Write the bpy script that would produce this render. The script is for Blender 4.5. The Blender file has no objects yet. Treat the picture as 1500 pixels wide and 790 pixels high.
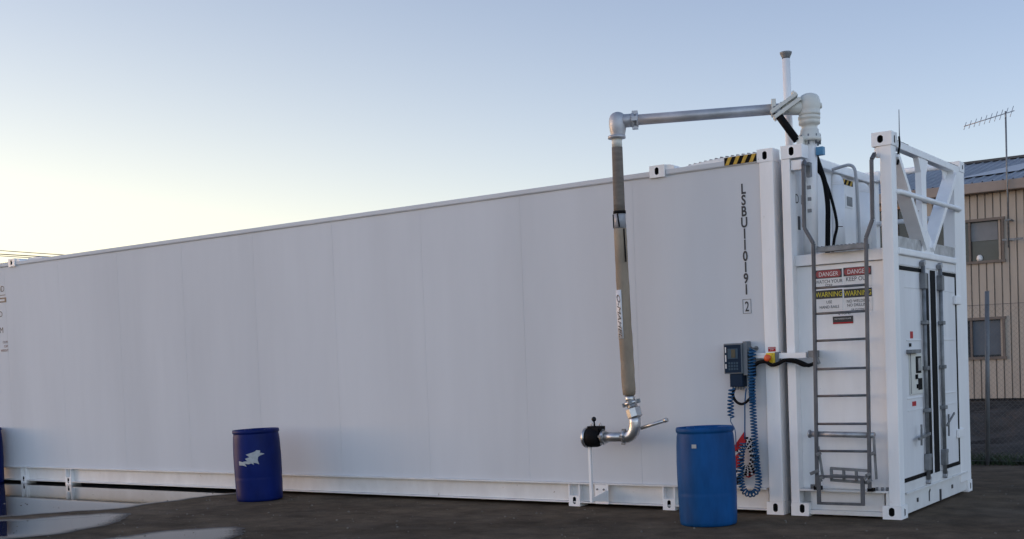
import bpy, math, random
from mathutils import Vector, Matrix
from mathutils import noise as mnoise

# ------------------------------------------------------------------ camera
scene = bpy.context.scene
COL = scene.collection
cam_data = bpy.data.cameras.new("camera")
cam = bpy.data.objects.new("camera", cam_data)
COL.objects.link(cam)
yaw, pitch, roll = map(math.radians, (-35.1031, -2.15506, -2.23688))
Fv = Vector((math.sin(yaw) * math.cos(pitch), math.cos(yaw) * math.cos(pitch), math.sin(pitch)))
Rv = Vector((math.cos(yaw), -math.sin(yaw), 0))
Uv = Rv.cross(Fv)
R2 = math.cos(roll) * Rv + math.sin(roll) * Uv
U2 = -math.sin(roll) * Rv + math.cos(roll) * Uv
M = Matrix.Identity(4)
for i in range(3):
    M[i][0], M[i][1], M[i][2] = R2[i], U2[i], -Fv[i]
M[0][3], M[1][3], M[2][3] = 4.0598, -9.8585, 1.4028
cam.matrix_world = M
cam_data.sensor_width = 36
cam_data.lens = 1744.25 / 1500 * 36
cam_data.shift_y = (601.19 - 395) / 1500
cam_data.clip_end = 2000
scene.camera = cam

# ------------------------------------------------------------------ sky and sun (after-sunset light from the left, behind the container)
SUN_EL, SUN_AZ = math.radians(8), math.radians(-112)        # azimuth measured from +Y towards +X
world = bpy.data.worlds.new("World")
scene.world = world
world.use_nodes = True
wn, wl = world.node_tree.nodes, world.node_tree.links
bg = wn["Background"]
sky = wn.new("ShaderNodeTexSky")
sky.sky_type = 'NISHITA'
sky.sun_disc = False
sky.sun_elevation = SUN_EL
sky.sun_rotation = SUN_AZ
sky.altitude = 0
sky.air_density = 1.0
sky.dust_density = 0.7
sky.ozone_density = 2.5


def wmath(op, a, b=None):
    nd = wn.new("ShaderNodeMath")
    nd.operation = op
    for i, q in enumerate((a, b)):
        if q is None:
            continue
        if isinstance(q, (int, float)):
            nd.inputs[i].default_value = q
        else:
            wl.new(q, nd.inputs[i])
    return nd.outputs[0]


def wmix(op, a, b):
    nd = wn.new("ShaderNodeMixRGB")
    nd.blend_type = op
    nd.inputs[0].default_value = 1
    for i, q in ((1, a), (2, b)):
        if isinstance(q, tuple):
            nd.inputs[i].default_value = (*q, 1)
        else:
            wl.new(q, nd.inputs[i])
    return nd.outputs[0]


# the dusty violet cast of the evening air, and the pale afterglow low over the horizon
TINT = (1.12, 0.965, 1.03)
GLOW_AZ = math.radians(-68)
GLOW = (2.7, 2.0, 0.55)
HAZE_C = (1.7, 1.48, 1.35)
EAST_FILL_AZ = math.radians(125)             # pale blue fill added to the unseen eastern sky, brightening doors and walls
EAST_FILL = (3.5, 4.1, 4.8)
wtc = wn.new("ShaderNodeTexCoord")
wsp = wn.new("ShaderNodeSeparateXYZ")
wl.new(wtc.outputs["Generated"], wsp.inputs[0])
zpos = wmath('MAXIMUM', wsp.outputs[2], 0.0)
toward = wmath('MAXIMUM', wmath('ADD', wmath('MULTIPLY', wsp.outputs[0], math.sin(GLOW_AZ)), wmath('MULTIPLY', wsp.outputs[1], math.cos(GLOW_AZ))), 0.0)
lobe = wmath('MULTIPLY', wmath('POWER', toward, 5.0), wmath('POWER', 2.718, wmath('MULTIPLY', zpos, -5.0)))
band = wmath('POWER', 2.718, wmath('MULTIPLY', zpos, -4.0))
c_sky = wmix('MULTIPLY', sky.outputs[0], TINT)
warm = wn.new("ShaderNodeMixRGB")
warm.blend_type = 'MULTIPLY'
wide = wmath('MULTIPLY', wmath('POWER', toward, 6.0), wmath('POWER', 2.718, wmath('MULTIPLY', zpos, -1.8)))
wl.new(wmath('MINIMUM', wide, 1.0), warm.inputs[0])
wl.new(c_sky, warm.inputs[1])
warm.inputs[2].default_value = (1.0, 0.85, 0.64, 1)
c_sky = wmix('ADD', warm.outputs[0], wmix('MULTIPLY', lobe, GLOW))
c_sky = wmix('ADD', c_sky, wmix('MULTIPLY', band, HAZE_C))
east = wmath('MAXIMUM', wmath('ADD', wmath('MULTIPLY', wsp.outputs[0], math.sin(EAST_FILL_AZ)), wmath('MULTIPLY', wsp.outputs[1], math.cos(EAST_FILL_AZ))), 0.0)
c_sky = wmix('ADD', c_sky, wmix('MULTIPLY', wmath('MULTIPLY', wmath('POWER', east, 1.5), wmath('POWER', 2.718, wmath('MULTIPLY', zpos, -1.5))), EAST_FILL))
wl.new(c_sky, bg.inputs[0])
bg.inputs[1].default_value = 0.12
sun_d = bpy.data.lights.new("sun", 'SUN')
sun = bpy.data.objects.new("sun", sun_d)
COL.objects.link(sun)
sun_d.energy = 0.05
sun_d.angle = math.radians(30)
sun_d.color = (1.0, 0.78, 0.55)
sdir = Vector((math.sin(SUN_AZ) * math.cos(SUN_EL), math.cos(SUN_AZ) * math.cos(SUN_EL), math.sin(SUN_EL)))
sun.rotation_euler = sdir.to_track_quat('Z', 'Y').to_euler()
scene.view_settings.view_transform = 'Standard'
scene.view_settings.look = 'None'
scene.view_settings.gamma = 1
scene.view_settings.use_curve_mapping = False
scene.view_settings.exposure = 1.03

random.seed(7)
rnd = random.Random(11)


# ------------------------------------------------------------------ materials
def mat(name, col, rough=0.5, metal=0.0, var=0.0, scale=(3, 3, 3), bump=0.0, bscale=60, col2=None, spec=0.5, detail=4, bmap=(1, 1, 1), bdist=0.01, chips=0.0):
    m = bpy.data.materials.new(name)
    m.use_nodes = True
    n, l = m.node_tree.nodes, m.node_tree.links
    p = n["Principled BSDF"]
    p.inputs["Base Color"].default_value = (*col, 1)
    p.inputs["Roughness"].default_value = rough
    p.inputs["Metallic"].default_value = metal
    p.inputs["Specular IOR Level"].default_value = spec
    tc = n.new("ShaderNodeTexCoord")
    if var > 0 or col2:
        mp = n.new("ShaderNodeMapping")
        mp.inputs["Scale"].default_value = scale
        nz = n.new("ShaderNodeTexNoise")
        nz.inputs["Scale"].default_value = 1
        nz.inputs["Detail"].default_value = detail
        nz.inputs["Roughness"].default_value = 0.6
        cr = n.new("ShaderNodeValToRGB")
        cr.color_ramp.elements[0].position = 0.3
        cr.color_ramp.elements[1].position = 0.7
        a = col2 if col2 else tuple(c * (1 - var) for c in col)
        b = col if col2 else tuple(min(1, c * (1 + var * 0.6)) for c in col)
        cr.color_ramp.elements[0].color = (*a, 1)
        cr.color_ramp.elements[1].color = (*b, 1)
        l.new(tc.outputs["Object"], mp.inputs[0])
        l.new(mp.outputs[0], nz.inputs[0])
        l.new(nz.outputs[0], cr.inputs[0])
        l.new(cr.outputs[0], p.inputs["Base Color"])
    if chips > 0:
        prev = p.inputs["Base Color"].links[0].from_socket
        cn = n.new("ShaderNodeTexNoise")
        cn.inputs["Scale"].default_value = 17
        cn.inputs["Detail"].default_value = 5
        cn.inputs["Roughness"].default_value = 0.75
        l.new(tc.outputs["Object"], cn.inputs[0])
        c2 = n.new("ShaderNodeValToRGB")
        c2.color_ramp.elements[0].position, c2.color_ramp.elements[1].position = chips, chips + 0.05
        c2.color_ramp.elements[0].color, c2.color_ramp.elements[1].color = (0, 0, 0, 1), (1, 1, 1, 1)
        l.new(cn.outputs[0], c2.inputs[0])
        mx = n.new("ShaderNodeMixRGB")
        l.new(c2.outputs[0], mx.inputs[0])
        l.new(prev, mx.inputs[1])
        mx.inputs[2].default_value = (0.30, 0.24, 0.19, 1)
        l.new(mx.outputs[0], p.inputs["Base Color"])
    if bump > 0:
        mp2 = n.new("ShaderNodeMapping")
        mp2.inputs["Scale"].default_value = bmap
        nb = n.new("ShaderNodeTexNoise")
        nb.inputs["Scale"].default_value = bscale
        nb.inputs["Detail"].default_value = 3
        bp = n.new("ShaderNodeBump")
        bp.inputs["Strength"].default_value = bump
        bp.inputs["Distance"].default_value = bdist
        l.new(tc.outputs["Object"], mp2.inputs[0])
        l.new(mp2.outputs[0], nb.inputs[0])
        l.new(nb.outputs[0], bp.inputs["Height"])
        l.new(bp.outputs[0], p.inputs["Normal"])
    return m


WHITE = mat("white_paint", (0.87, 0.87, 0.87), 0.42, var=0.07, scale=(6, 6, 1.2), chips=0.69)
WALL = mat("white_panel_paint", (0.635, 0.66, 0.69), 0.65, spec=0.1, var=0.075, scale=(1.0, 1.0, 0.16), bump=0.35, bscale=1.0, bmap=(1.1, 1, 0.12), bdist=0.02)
OFFW = mat("cream_paint", (0.66, 0.66, 0.61), 0.4, var=0.06, scale=(9, 9, 9))
DOORW = mat("door_white_paint", (0.75, 0.755, 0.77), 0.45, var=0.08, scale=(5, 5, 1.2), chips=0.70)
GRIMEW = mat("grimy_white_paint", (0.74, 0.74, 0.73), 0.5, col2=(0.64, 0.635, 0.625), scale=(5, 5, 3), chips=0.66)
HOLE = mat("dark_recess", (0.006, 0.006, 0.007), 0.9)
BLACK = mat("black_rubber", (0.006, 0.006, 0.007), 0.7, var=0.2, spec=0.12)
BLACKG = mat("black_plastic", (0.006, 0.006, 0.008), 0.35, var=0.1, spec=0.3)
DECAL = mat("black_vinyl", (0.035, 0.035, 0.04), 0.5)
GALV = mat("galvanised_steel", (0.42, 0.43, 0.45), 0.5, 0.75, var=0.3, scale=(14, 14, 14))
GALVD = mat("weathered_galvanised_steel", (0.22, 0.23, 0.24), 0.55, 0.5, var=0.35, scale=(12, 12, 12))
LADM = mat("ladder_grey_steel", (0.115, 0.12, 0.132), 0.5, 0.35, var=0.3, scale=(15, 15, 6))
ALU = mat("dull_aluminium_pipe", (0.46, 0.47, 0.50), 0.42, 0.35, var=0.2, scale=(7, 7, 7))
STAIN = mat("bright_stainless_steel", (0.55, 0.55, 0.55), 0.34, 0.9, var=0.12, scale=(20, 20, 20))
HOSEG = mat("grey_hose_cover", (0.185, 0.158, 0.132), 0.9, var=0.2, scale=(8, 8, 40), bump=0.4, bscale=90)
HOSEB = mat("tan_hose_sleeve", (0.315, 0.255, 0.19), 0.9, var=0.22, scale=(8, 8, 3), bump=0.7, bscale=24)
TAPE = mat("silver_tape", (0.33, 0.34, 0.37), 0.4, var=0.2, scale=(15, 15, 15))
LABELW = mat("white_label", (0.72, 0.72, 0.74), 0.5, var=0.06)
NAVY = mat("navy_drum_plastic", (0.004, 0.014, 0.11), 0.45, spec=0.12, var=0.35, scale=(5, 5, 1.6), bump=0.15, bscale=14)
BLUE = mat("blue_drum_plastic", (0.006, 0.068, 0.215), 0.48, spec=0.12, var=0.35, scale=(5, 5, 1.6), bump=0.15, bscale=14)
COIL = mat("blue_coil_cable", (0.015, 0.085, 0.20), 0.45, spec=0.2)
BOXG = mat("grey_housing", (0.17, 0.19, 0.21), 0.5, var=0.1, spec=0.2)
BOXN = mat("navy_panel", (0.007, 0.022, 0.048), 0.4, spec=0.12, var=0.1)
BOXM = mat("panel_blue_grey", (0.045, 0.085, 0.125), 0.4, spec=0.2)
SCREEN = mat("grey_display", (0.14, 0.17, 0.19), 0.2)
YEL = mat("yellow_plastic", (0.75, 0.52, 0.03), 0.4)
REDB = mat("red_button", (0.65, 0.09, 0.02), 0.35)
RED = mat("red_vinyl", (0.42, 0.022, 0.03), 0.5, spec=0.2)
REDS = mat("sign_red", (0.32, 0.05, 0.055), 0.45)
HAZY = mat("hazard_yellow", (0.58, 0.36, 0.04), 0.6, var=0.3, scale=(25, 25, 25))
SIGNY = mat("sign_yellow", (0.68, 0.60, 0.04), 0.5)
SIGNW = mat("sign_white", (0.74, 0.74, 0.74), 0.4)
BLUET = mat("blue_tag", (0.08, 0.25, 0.42), 0.5)
CLAD = mat("beige_cladding", (0.46, 0.40, 0.335), 0.65, spec=0.2, col2=(0.36, 0.31, 0.26), scale=(2.2, 1.5, 0.35))
FASC = mat("beige_gutter", (0.30, 0.245, 0.21), 0.6, var=0.1)
ROOFM = mat("grey_roof_sheet", (0.27, 0.29, 0.32), 0.55, 0.15, var=0.2, scale=(0.6, 0.6, 2))
ROOFL = mat("pale_roof_patch", (0.46, 0.50, 0.53), 0.5, 0.1, var=0.1)
WOODF = mat("brown_window_frame", (0.155, 0.125, 0.105), 0.6, var=0.2, scale=(3, 3, 12))
PINE = mat("orange_timber", (0.42, 0.23, 0.12), 0.6, var=0.2, scale=(3, 3, 9))
GLASS = mat("dark_glass", (0.035, 0.04, 0.045), 0.06, var=0.4, scale=(1.2, 1, 2.4))
BLIND = mat("grey_blind", (0.20, 0.21, 0.22), 0.7, var=0.12)
CONC = mat("concrete_kerb", (0.20, 0.19, 0.18), 0.8, var=0.25)
POSTM = mat("fence_post_steel", (0.19, 0.20, 0.21), 0.55, 0.4, var=0.25, scale=(10, 10, 3))
WIREM = mat("fence_wire", (0.16, 0.155, 0.15), 0.6, 0.4)
GRAV = mat("dark_gravel", (0.078, 0.070, 0.062), 0.95, spec=0.04, var=0.6, scale=(1.1, 1.1, 1.1), bump=1.0, bscale=9, detail=9, bdist=0.06)
GRASS = mat("grass_blade", (0.028, 0.048, 0.018), 0.7, var=0.4, scale=(4, 4, 4))
CABLE = mat("overhead_cable", (0.04, 0.035, 0.03), 0.7)


def ground_mat():
    m = bpy.data.materials.new("damp_asphalt")
    m.use_nodes = True
    n, l = m.node_tree.nodes, m.node_tree.links
    p = n["Principled BSDF"]
    tc = n.new("ShaderNodeTexCoord")

    def noise(scale, detail=4, rough=0.6, mp=(1, 1, 1), rz=0):
        mm = n.new("ShaderNodeMapping")
        mm.inputs["Scale"].default_value = mp
        mm.inputs["Rotation"].default_value = (0, 0, rz)
        t = n.new("ShaderNodeTexNoise")
        t.inputs["Scale"].default_value = scale
        t.inputs["Detail"].default_value = detail
        t.inputs["Roughness"].default_value = rough
        l.new(tc.outputs["Object"], mm.inputs[0])
        l.new(mm.outputs[0], t.inputs[0])
        return t.outputs[0]

    def ramp(src, a, b, ca, cb):
        r = n.new("ShaderNodeValToRGB")
        r.color_ramp.elements[0].position, r.color_ramp.elements[1].position = a, b
        r.color_ramp.elements[0].color, r.color_ramp.elements[1].color = (*ca, 1), (*cb, 1)
        l.new(src, r.inputs[0])
        return r.outputs[0]

    def mul(a, b, fac=1.0):
        x = n.new("ShaderNodeMixRGB")
        x.blend_type = 'MULTIPLY'
        x.inputs[0].default_value = fac
        l.new(a, x.inputs[1])
        l.new(b, x.inputs[2])
        return x.outputs[0]
    big = ramp(noise(0.55, 5, 0.62, (1, 1.6, 1), 0.5), 0.33, 0.66, (0.080, 0.062, 0.045), (0.165, 0.128, 0.092))
    mid = ramp(noise(3.1, 6, 0.7), 0.25, 0.75, (0.55, 0.55, 0.56), (1.4, 1.36, 1.32))
    fine = ramp(noise(85, 3, 0.8), 0.25, 0.8, (0.55, 0.55, 0.56), (1.35, 1.33, 1.3))
    speck = ramp(noise(28, 2, 0.6), 0.69, 0.74, (1, 1, 1), (2.1, 2.0, 1.9))
    c = mul(mul(mul(big, mid), fine), speck)
    l.new(c, p.inputs["Base Color"])
    rr = ramp(noise(0.9, 4, 0.6, (1, 1.7, 1), 0.3), 0.35, 0.65, (0.62, 0.62, 0.62), (0.95, 0.95, 0.95))
    l.new(rr, p.inputs["Roughness"])
    p.inputs["Specular IOR Level"].default_value = 0.03
    b = n.new("ShaderNodeBump")
    b.inputs["Strength"].default_value = 0.8
    b.inputs["Distance"].default_value = 0.006
    l.new(noise(70, 4, 0.75), b.inputs["Height"])
    b2 = n.new("ShaderNodeBump")
    b2.inputs["Strength"].default_value = 0.5
    b2.inputs["Distance"].default_value = 0.03
    l.new(noise(2.4, 3, 0.6), b2.inputs["Height"])
    l.new(b.outputs[0], b2.inputs["Normal"])
    l.new(b2.outputs[0], p.inputs["Normal"])
    return m


ASPH = ground_mat()


def water_mat():
    m = bpy.data.materials.new("puddle_water")
    m.use_nodes = True
    n, l = m.node_tree.nodes, m.node_tree.links
    p = n["Principled BSDF"]
    p.inputs["Base Color"].default_value = (0.022, 0.021, 0.019, 1)
    p.inputs["Roughness"].default_value = 0.03
    p.inputs["IOR"].default_value = 1.33
    tc = n.new("ShaderNodeTexCoord")
    t = n.new("ShaderNodeTexNoise")
    t.inputs["Scale"].default_value = 7
    b = n.new("ShaderNodeBump")
    b.inputs["Strength"].default_value = 0.02
    b.inputs["Distance"].default_value = 0.01
    l.new(tc.outputs["Object"], t.inputs[0])
    l.new(t.outputs[0], b.inputs["Height"])
    l.new(b.outputs[0], p.inputs["Normal"])
    return m


WATER = water_mat()


# ------------------------------------------------------------------ mesh builder
class MB:
    def __init__(self):
        self.v, self.f, self.m, self.s = [], [], [], []
        self.starts = []

    def add(self, verts, faces, m=0, smooth=False):
        o = len(self.v)
        self.starts.append((len(self.v), len(self.f)))
        self.v += [tuple(q) for q in verts]
        for fc in faces:
            self.f.append([o + i for i in fc])
            self.m.append(m)
            self.s.append(smooth)
        return self

    def box(self, x0, x1, y0, y1, z0, z1, m=0):
        vs = [(x0, y0, z0), (x1, y0, z0), (x1, y1, z0), (x0, y1, z0), (x0, y0, z1), (x1, y0, z1), (x1, y1, z1), (x0, y1, z1)]
        return self.add(vs, [(0, 3, 2, 1), (4, 5, 6, 7), (0, 1, 5, 4), (1, 2, 6, 5), (2, 3, 7, 6), (3, 0, 4, 7)], m)

    def obox(self, c, ax, hx, hy, hz, m=0):
        """box about c with axes ax = (X, Y, Z) unit vectors and half sizes"""
        c = Vector(c)
        X, Y, Z = [Vector(a).normalized() for a in ax]
        vs = [c + X * a * hx + Y * b * hy + Z * d * hz for d in (-1, 1) for a, b in ((-1, -1), (1, -1), (1, 1), (-1, 1))]
        return self.add(vs, [(0, 3, 2, 1), (4, 5, 6, 7), (0, 1, 5, 4), (1, 2, 6, 5), (2, 3, 7, 6), (3, 0, 4, 7)], m)

    def beam(self, a, b, w, h, up=(0, 0, 1), m=0):
        a, b = Vector(a), Vector(b)
        X = (b - a).normalized()
        Y = Vector(up).cross(X).normalized()
        Z = X.cross(Y)
        return self.obox((a + b) / 2, (X, Y, Z), (b - a).length / 2, w / 2, h / 2, m)

    def prism(self, poly, axis, a, b, m=0):
        """poly = 2-D points, extruded along axis 0/1/2 from a to b"""
        def P(q, t):
            return {0: (t, q[0], q[1]), 1: (q[0], t, q[1]), 2: (q[0], q[1], t)}[axis]
        n = len(poly)
        vs = [P(q, a) for q in poly] + [P(q, b) for q in poly]
        fs = [tuple(range(n)), tuple(range(2 * n - 1, n - 1, -1))] + [(i, i + n, (i + 1) % n + n, (i + 1) % n) for i in range(n)]
        return self.add(vs, fs, m)

    def tube(self, path, r, n=12, m=0, caps=True, smooth=True):
        P = [Vector(p) for p in path]
        rs = r if isinstance(r, (list, tuple)) else [r] * len(P)
        t0 = (P[1] - P[0]).normalized()
        ref = Vector((0, 0, 1)) if abs(t0.z) < 0.9 else Vector((1, 0, 0))
        nrm = (ref - t0 * ref.dot(t0)).normalized()
        vs = []
        for i, p in enumerate(P):
            if i == 0:
                t = t0
            elif i == len(P) - 1:
                t = (P[i] - P[i - 1]).normalized()
            else:
                t = ((P[i + 1] - P[i]).normalized() + (P[i] - P[i - 1]).normalized())
                t = t.normalized() if t.length > 1e-6 else (P[i + 1] - P[i]).normalized()
            nrm = nrm - t * nrm.dot(t)
            nrm = nrm.normalized() if nrm.length > 1e-6 else t.orthogonal().normalized()
            bn = t.cross(nrm)
            for k in range(n):
                a = 2 * math.pi * k / n
                vs.append(p + (nrm * math.cos(a) + bn * math.sin(a)) * rs[i])
        fs = []
        for i in range(len(P) - 1):
            for k in range(n):
                k2 = (k + 1) % n
                fs.append((i * n + k, i * n + k2, (i + 1) * n + k2, (i + 1) * n + k))
        self.add(vs, fs, m, smooth)
        if caps:
            o = len(self.v) - len(vs)
            self.f.append([o + k for k in range(n)][::-1])
            self.f.append([o + (len(P) - 1) * n + k for k in range(n)])
            self.m += [m, m]
            self.s += [False, False]
        return self

    def cyl(self, a, b, r, n=20, m=0):
        return self.tube([a, b], r, n, m)

    def lathe(self, prof, c=(0, 0, 0), axis=(0, 0, 1), n=40, m=0, smooth=True):
        """prof = [(r, h)...] from bottom to top about axis through c"""
        A = Vector(axis).normalized()
        X = A.orthogonal().normalized()
        Y = A.cross(X)
        c = Vector(c)
        vs = [c + A * h + (X * math.cos(2 * math.pi * k / n) + Y * math.sin(2 * math.pi * k / n)) * r for r, h in prof for k in range(n)]
        fs = [(i * n + k, i * n + (k + 1) % n, (i + 1) * n + (k + 1) % n, (i + 1) * n + k) for i in range(len(prof) - 1) for k in range(n)]
        self.add(vs, fs, m, smooth)
        o = len(self.v) - len(vs)
        self.f.append([o + k for k in range(n)][::-1])
        self.f.append([o + (len(prof) - 1) * n + k for k in range(n)])
        self.m += [m, m]
        self.s += [False, False]
        return self

    def holed(self, x0, x1, y0, y1, z0, z1, hc, hw, hh, m=0, mh=1, depth=0.05, r=0.012):
        """corner-casting block whose -Y face has a real oval hole (centre hc=(x,z), half width/height)"""
        vs = [(x0, y0, z0), (x1, y0, z0), (x1, y1, z0), (x0, y1, z0), (x0, y0, z1), (x1, y0, z1), (x1, y1, z1), (x0, y1, z1)]
        self.add(vs, [(0, 3, 2, 1), (4, 5, 6, 7), (1, 2, 6, 5), (2, 3, 7, 6), (3, 0, 4, 7)], m)
        N = 32
        inn, out = [], []
        for k in range(N):
            a = 2 * math.pi * k / N
            s = min(hw, hh)
            dx, dz = math.cos(a) * s, math.sin(a) * s
            if hh > hw:
                dz += math.copysign(hh - s, math.sin(a)) if abs(math.sin(a)) > 1e-6 else 0
            else:
                dx += math.copysign(hw - s, math.cos(a)) if abs(math.cos(a)) > 1e-6 else 0
            inn.append((hc[0] + dx, hc[1] + dz))
            ca, sa = math.cos(a), math.sin(a)
            tx = ((x1 - hc[0]) / ca if ca > 0 else (x0 - hc[0]) / ca) if abs(ca) > 1e-9 else 1e9
            tz = ((z1 - hc[1]) / sa if sa > 0 else (z0 - hc[1]) / sa) if abs(sa) > 1e-9 else 1e9
            t = min(tx, tz)
            out.append((hc[0] + ca * t, hc[1] + sa * t))
        # snap nearest outline samples to the rectangle corners
        for cx, cz in ((x0, z0), (x1, z0), (x1, z1), (x0, z1)):
            k = min(range(N), key=lambda i: (out[i][0] - cx) ** 2 + (out[i][1] - cz) ** 2)
            out[k] = (cx, cz)
        V = [(x, y0, z) for x, z in out] + [(x, y0, z) for x, z in inn] + [(x, y0 + depth, z) for x, z in inn]
        fs = [(k, (k + 1) % N, N + (k + 1) % N, N + k) for k in range(N)]
        self.add(V, fs, m)
        o = len(self.v) - len(V)
        for k in range(N):
            self.f.append([o + N + k, o + N + (k + 1) % N, o + 2 * N + (k + 1) % N, o + 2 * N + k])
            self.m.append(mh)
            self.s.append(False)
        self.f.append([o + 2 * N + k for k in range(N)])
        self.m.append(mh)
        self.s.append(False)
        return self

    def build_each(self, name, mats, parent=None, bevel=0.0):
        """every shape added becomes an object of its own"""
        out = []
        st = self.starts + [(len(self.v), len(self.f))]
        for (v0, f0), (v1, f1) in zip(st, st[1:]):
            b = MB()
            b.v = self.v[v0:v1]
            b.f = [[i - v0 for i in fc] for fc in self.f[f0:f1]]
            b.m, b.s = self.m[f0:f1], self.s[f0:f1]
            out.append(b.build(name, mats, parent, bevel))
        return out

    def build(self, name, mats, parent=None, bevel=0.0, origin=None):
        if not isinstance(mats, (list, tuple)):
            mats = [mats]
        off = Vector(origin) if origin is not None else root_of(parent)
        me = bpy.data.meshes.new(name)
        me.from_pydata([tuple(Vector(q) - off) for q in self.v], [], self.f)
        for mm in mats:
            me.materials.append(mm)
        for i, p in enumerate(me.polygons):
            p.material_index = self.m[i]
            p.use_smooth = self.s[i]
        me.update()
        ob = bpy.data.objects.new(name, me)
        COL.objects.link(ob)
        if parent:
            ob.parent = parent
        else:
            ob.location = off
        if bevel > 0:
            b = ob.modifiers.new("bevel", 'BEVEL')
            b.width = bevel
            b.segments = 2
            b.limit_method = 'ANGLE'
            b.angle_limit = math.radians(50)
        return ob


ROOT = {}


def root_of(o):
    if o is None:
        return Vector((0, 0, 0))
    while o.parent:
        o = o.parent
    return Vector(ROOT.get(o.name, (0, 0, 0)))


def tag(o, label=None, cat=None, group=None, kind=None):
    if label:
        o["label"] = label
    if cat:
        o["category"] = cat
    if group:
        o["group"] = group
    if kind:
        o["kind"] = kind
    return o


def thing(name, label, cat, loc, group=None):
    o = bpy.data.objects.new(name, None)
    o.empty_display_size = 0.2
    COL.objects.link(o)
    o.location = loc
    ROOT[o.name] = loc
    return tag(o, label, cat, group)


def text(name, body, size, m, pos, right, up, parent, align='CENTER', xs=1.0, thick=0.0006, shear=0.0, spacing=1.0, line=1.0, bold=0.0):
    """lettering as a thin mesh; pos = baseline anchor, right/up span its plane"""
    cu = bpy.data.curves.new(name, 'FONT')
    cu.body = body
    cu.size = size
    cu.align_x = align
    cu.extrude = thick
    cu.offset = bold
    cu.shear = shear
    cu.space_character = spacing
    cu.space_line = line
    cu.resolution_u = 3
    tmp = bpy.data.objects.new("tmp", cu)
    COL.objects.link(tmp)
    dg = bpy.context.evaluated_depsgraph_get()
    me = bpy.data.meshes.new_from_object(tmp.evaluated_get(dg))
    COL.objects.unlink(tmp)
    bpy.data.objects.remove(tmp)
    X, Y = Vector(right).normalized(), Vector(up).normalized()
    Z = X.cross(Y)
    off = root_of(parent)
    mt = Matrix(((X.x * xs, Y.x, Z.x, pos[0] - off.x), (X.y * xs, Y.y, Z.y, pos[1] - off.y), (X.z * xs, Y.z, Z.z, pos[2] - off.z), (0, 0, 0, 1)))
    me.transform(mt)
    me.name = name
    me.materials.clear()
    me.materials.append(m)
    ob = bpy.data.objects.new(name, me)
    COL.objects.link(ob)
    if parent:
        ob.parent = parent
    return ob


def smooth_path(pts, n=8):
    """Catmull-Rom through pts"""
    P = [Vector(p) for p in pts]
    P = [P[0] * 2 - P[1]] + P + [P[-1] * 2 - P[-2]]
    out = []
    for i in range(1, len(P) - 2):
        for k in range(n):
            t = k / n
            a, b, c, d = P[i - 1], P[i], P[i + 1], P[i + 2]
            out.append(0.5 * ((2 * b) + (c - a) * t + (2 * a - 5 * b + 4 * c - d) * t * t + (3 * b - a - 3 * c + d) * t ** 3))
    out.append(P[-2])
    return out


def helix(path, R, pitch, steps=12):
    """points of a coil of radius R wound about a path"""
    P = smooth_path(path, 14)
    L = [0]
    for a, b in zip(P, P[1:]):
        L.append(L[-1] + (b - a).length)
    tot = L[-1]
    nturn = tot / pitch
    N = int(nturn * steps)
    out = []
    j = 0
    nrm = None
    for i in range(N + 1):
        s = tot * i / N
        while j < len(P) - 2 and L[j + 1] < s:
            j += 1
        f = (s - L[j]) / max(1e-9, L[j + 1] - L[j])
        p = P[j].lerp(P[j + 1], f)
        t = (P[j + 1] - P[j]).normalized()
        if nrm is None:
            nrm = Vector((0, 1, 0))
        nrm = (nrm - t * nrm.dot(t)).normalized()
        b = t.cross(nrm)
        a = 2 * math.pi * i / steps
        out.append(p + (nrm * math.cos(a) + b * math.sin(a)) * R)
    return out


# ------------------------------------------------------------------ ground, puddles, gravel yard
g = MB()
g.add([(-400, -300, 0), (400, -300, 0), (400, 500, 0), (-400, 500, 0)], [(0, 1, 2, 3)])
tag(g.build("ground", ASPH), kind="structure")


def wet_mat(name, col, rough):
    m = WATER.copy()
    m.name = name
    p = m.node_tree.nodes["Principled BSDF"]
    p.inputs["Base Color"].default_value = (*col, 1)
    p.inputs["Roughness"].default_value = rough
    return m


WETS = [wet_mat("wet_margin", (0.024 + .004 * k, 0.021 + .0033 * k, 0.019 + .0026 * k), r_) for k, r_ in enumerate((.07, .12, .18, .26, .36, .5))]


def puddle(pts, z=0.004, soft=1.0):
    """a film of water with wet margins that dry out towards the rim"""
    P = smooth_path([(x, y, 0) for x, y in pts] + [(*pts[0], 0)], 14)[:-1]
    n = len(P)
    area = sum(P[k].x * P[(k + 1) % n].y - P[(k + 1) % n].x * P[k].y for k in range(n))
    sg = 1 if area > 0 else -1
    N = []
    for k in range(n):
        t = (P[(k + 1) % n] - P[k - 1]).normalized()
        N.append(Vector((t.y, -t.x, 0)) * sg)
    wob = [1.6 * mnoise.fractal(p * 2.3 + Vector((0, 0, 4)), .8, 2.1, 4) for p in P]
    rings = []
    for d in (-.02, .01, .04, .07, .10, .13, .17):
        rings.append([tuple(P[k] + N[k] * (d * soft + .05 * soft * wob[k]) + Vector((0, 0, z))) for k in range(n)])
    mb = MB()
    mb.add(rings[0], [tuple(range(n))], 0)
    for j in range(6):
        mb.add(rings[j] + rings[j + 1], [(k, (k + 1) % n, n + (k + 1) % n, n + k) for k in range(n)], j + 1)
    return tag(mb.build("puddle", [WATER] + WETS), kind="structure")


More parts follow.
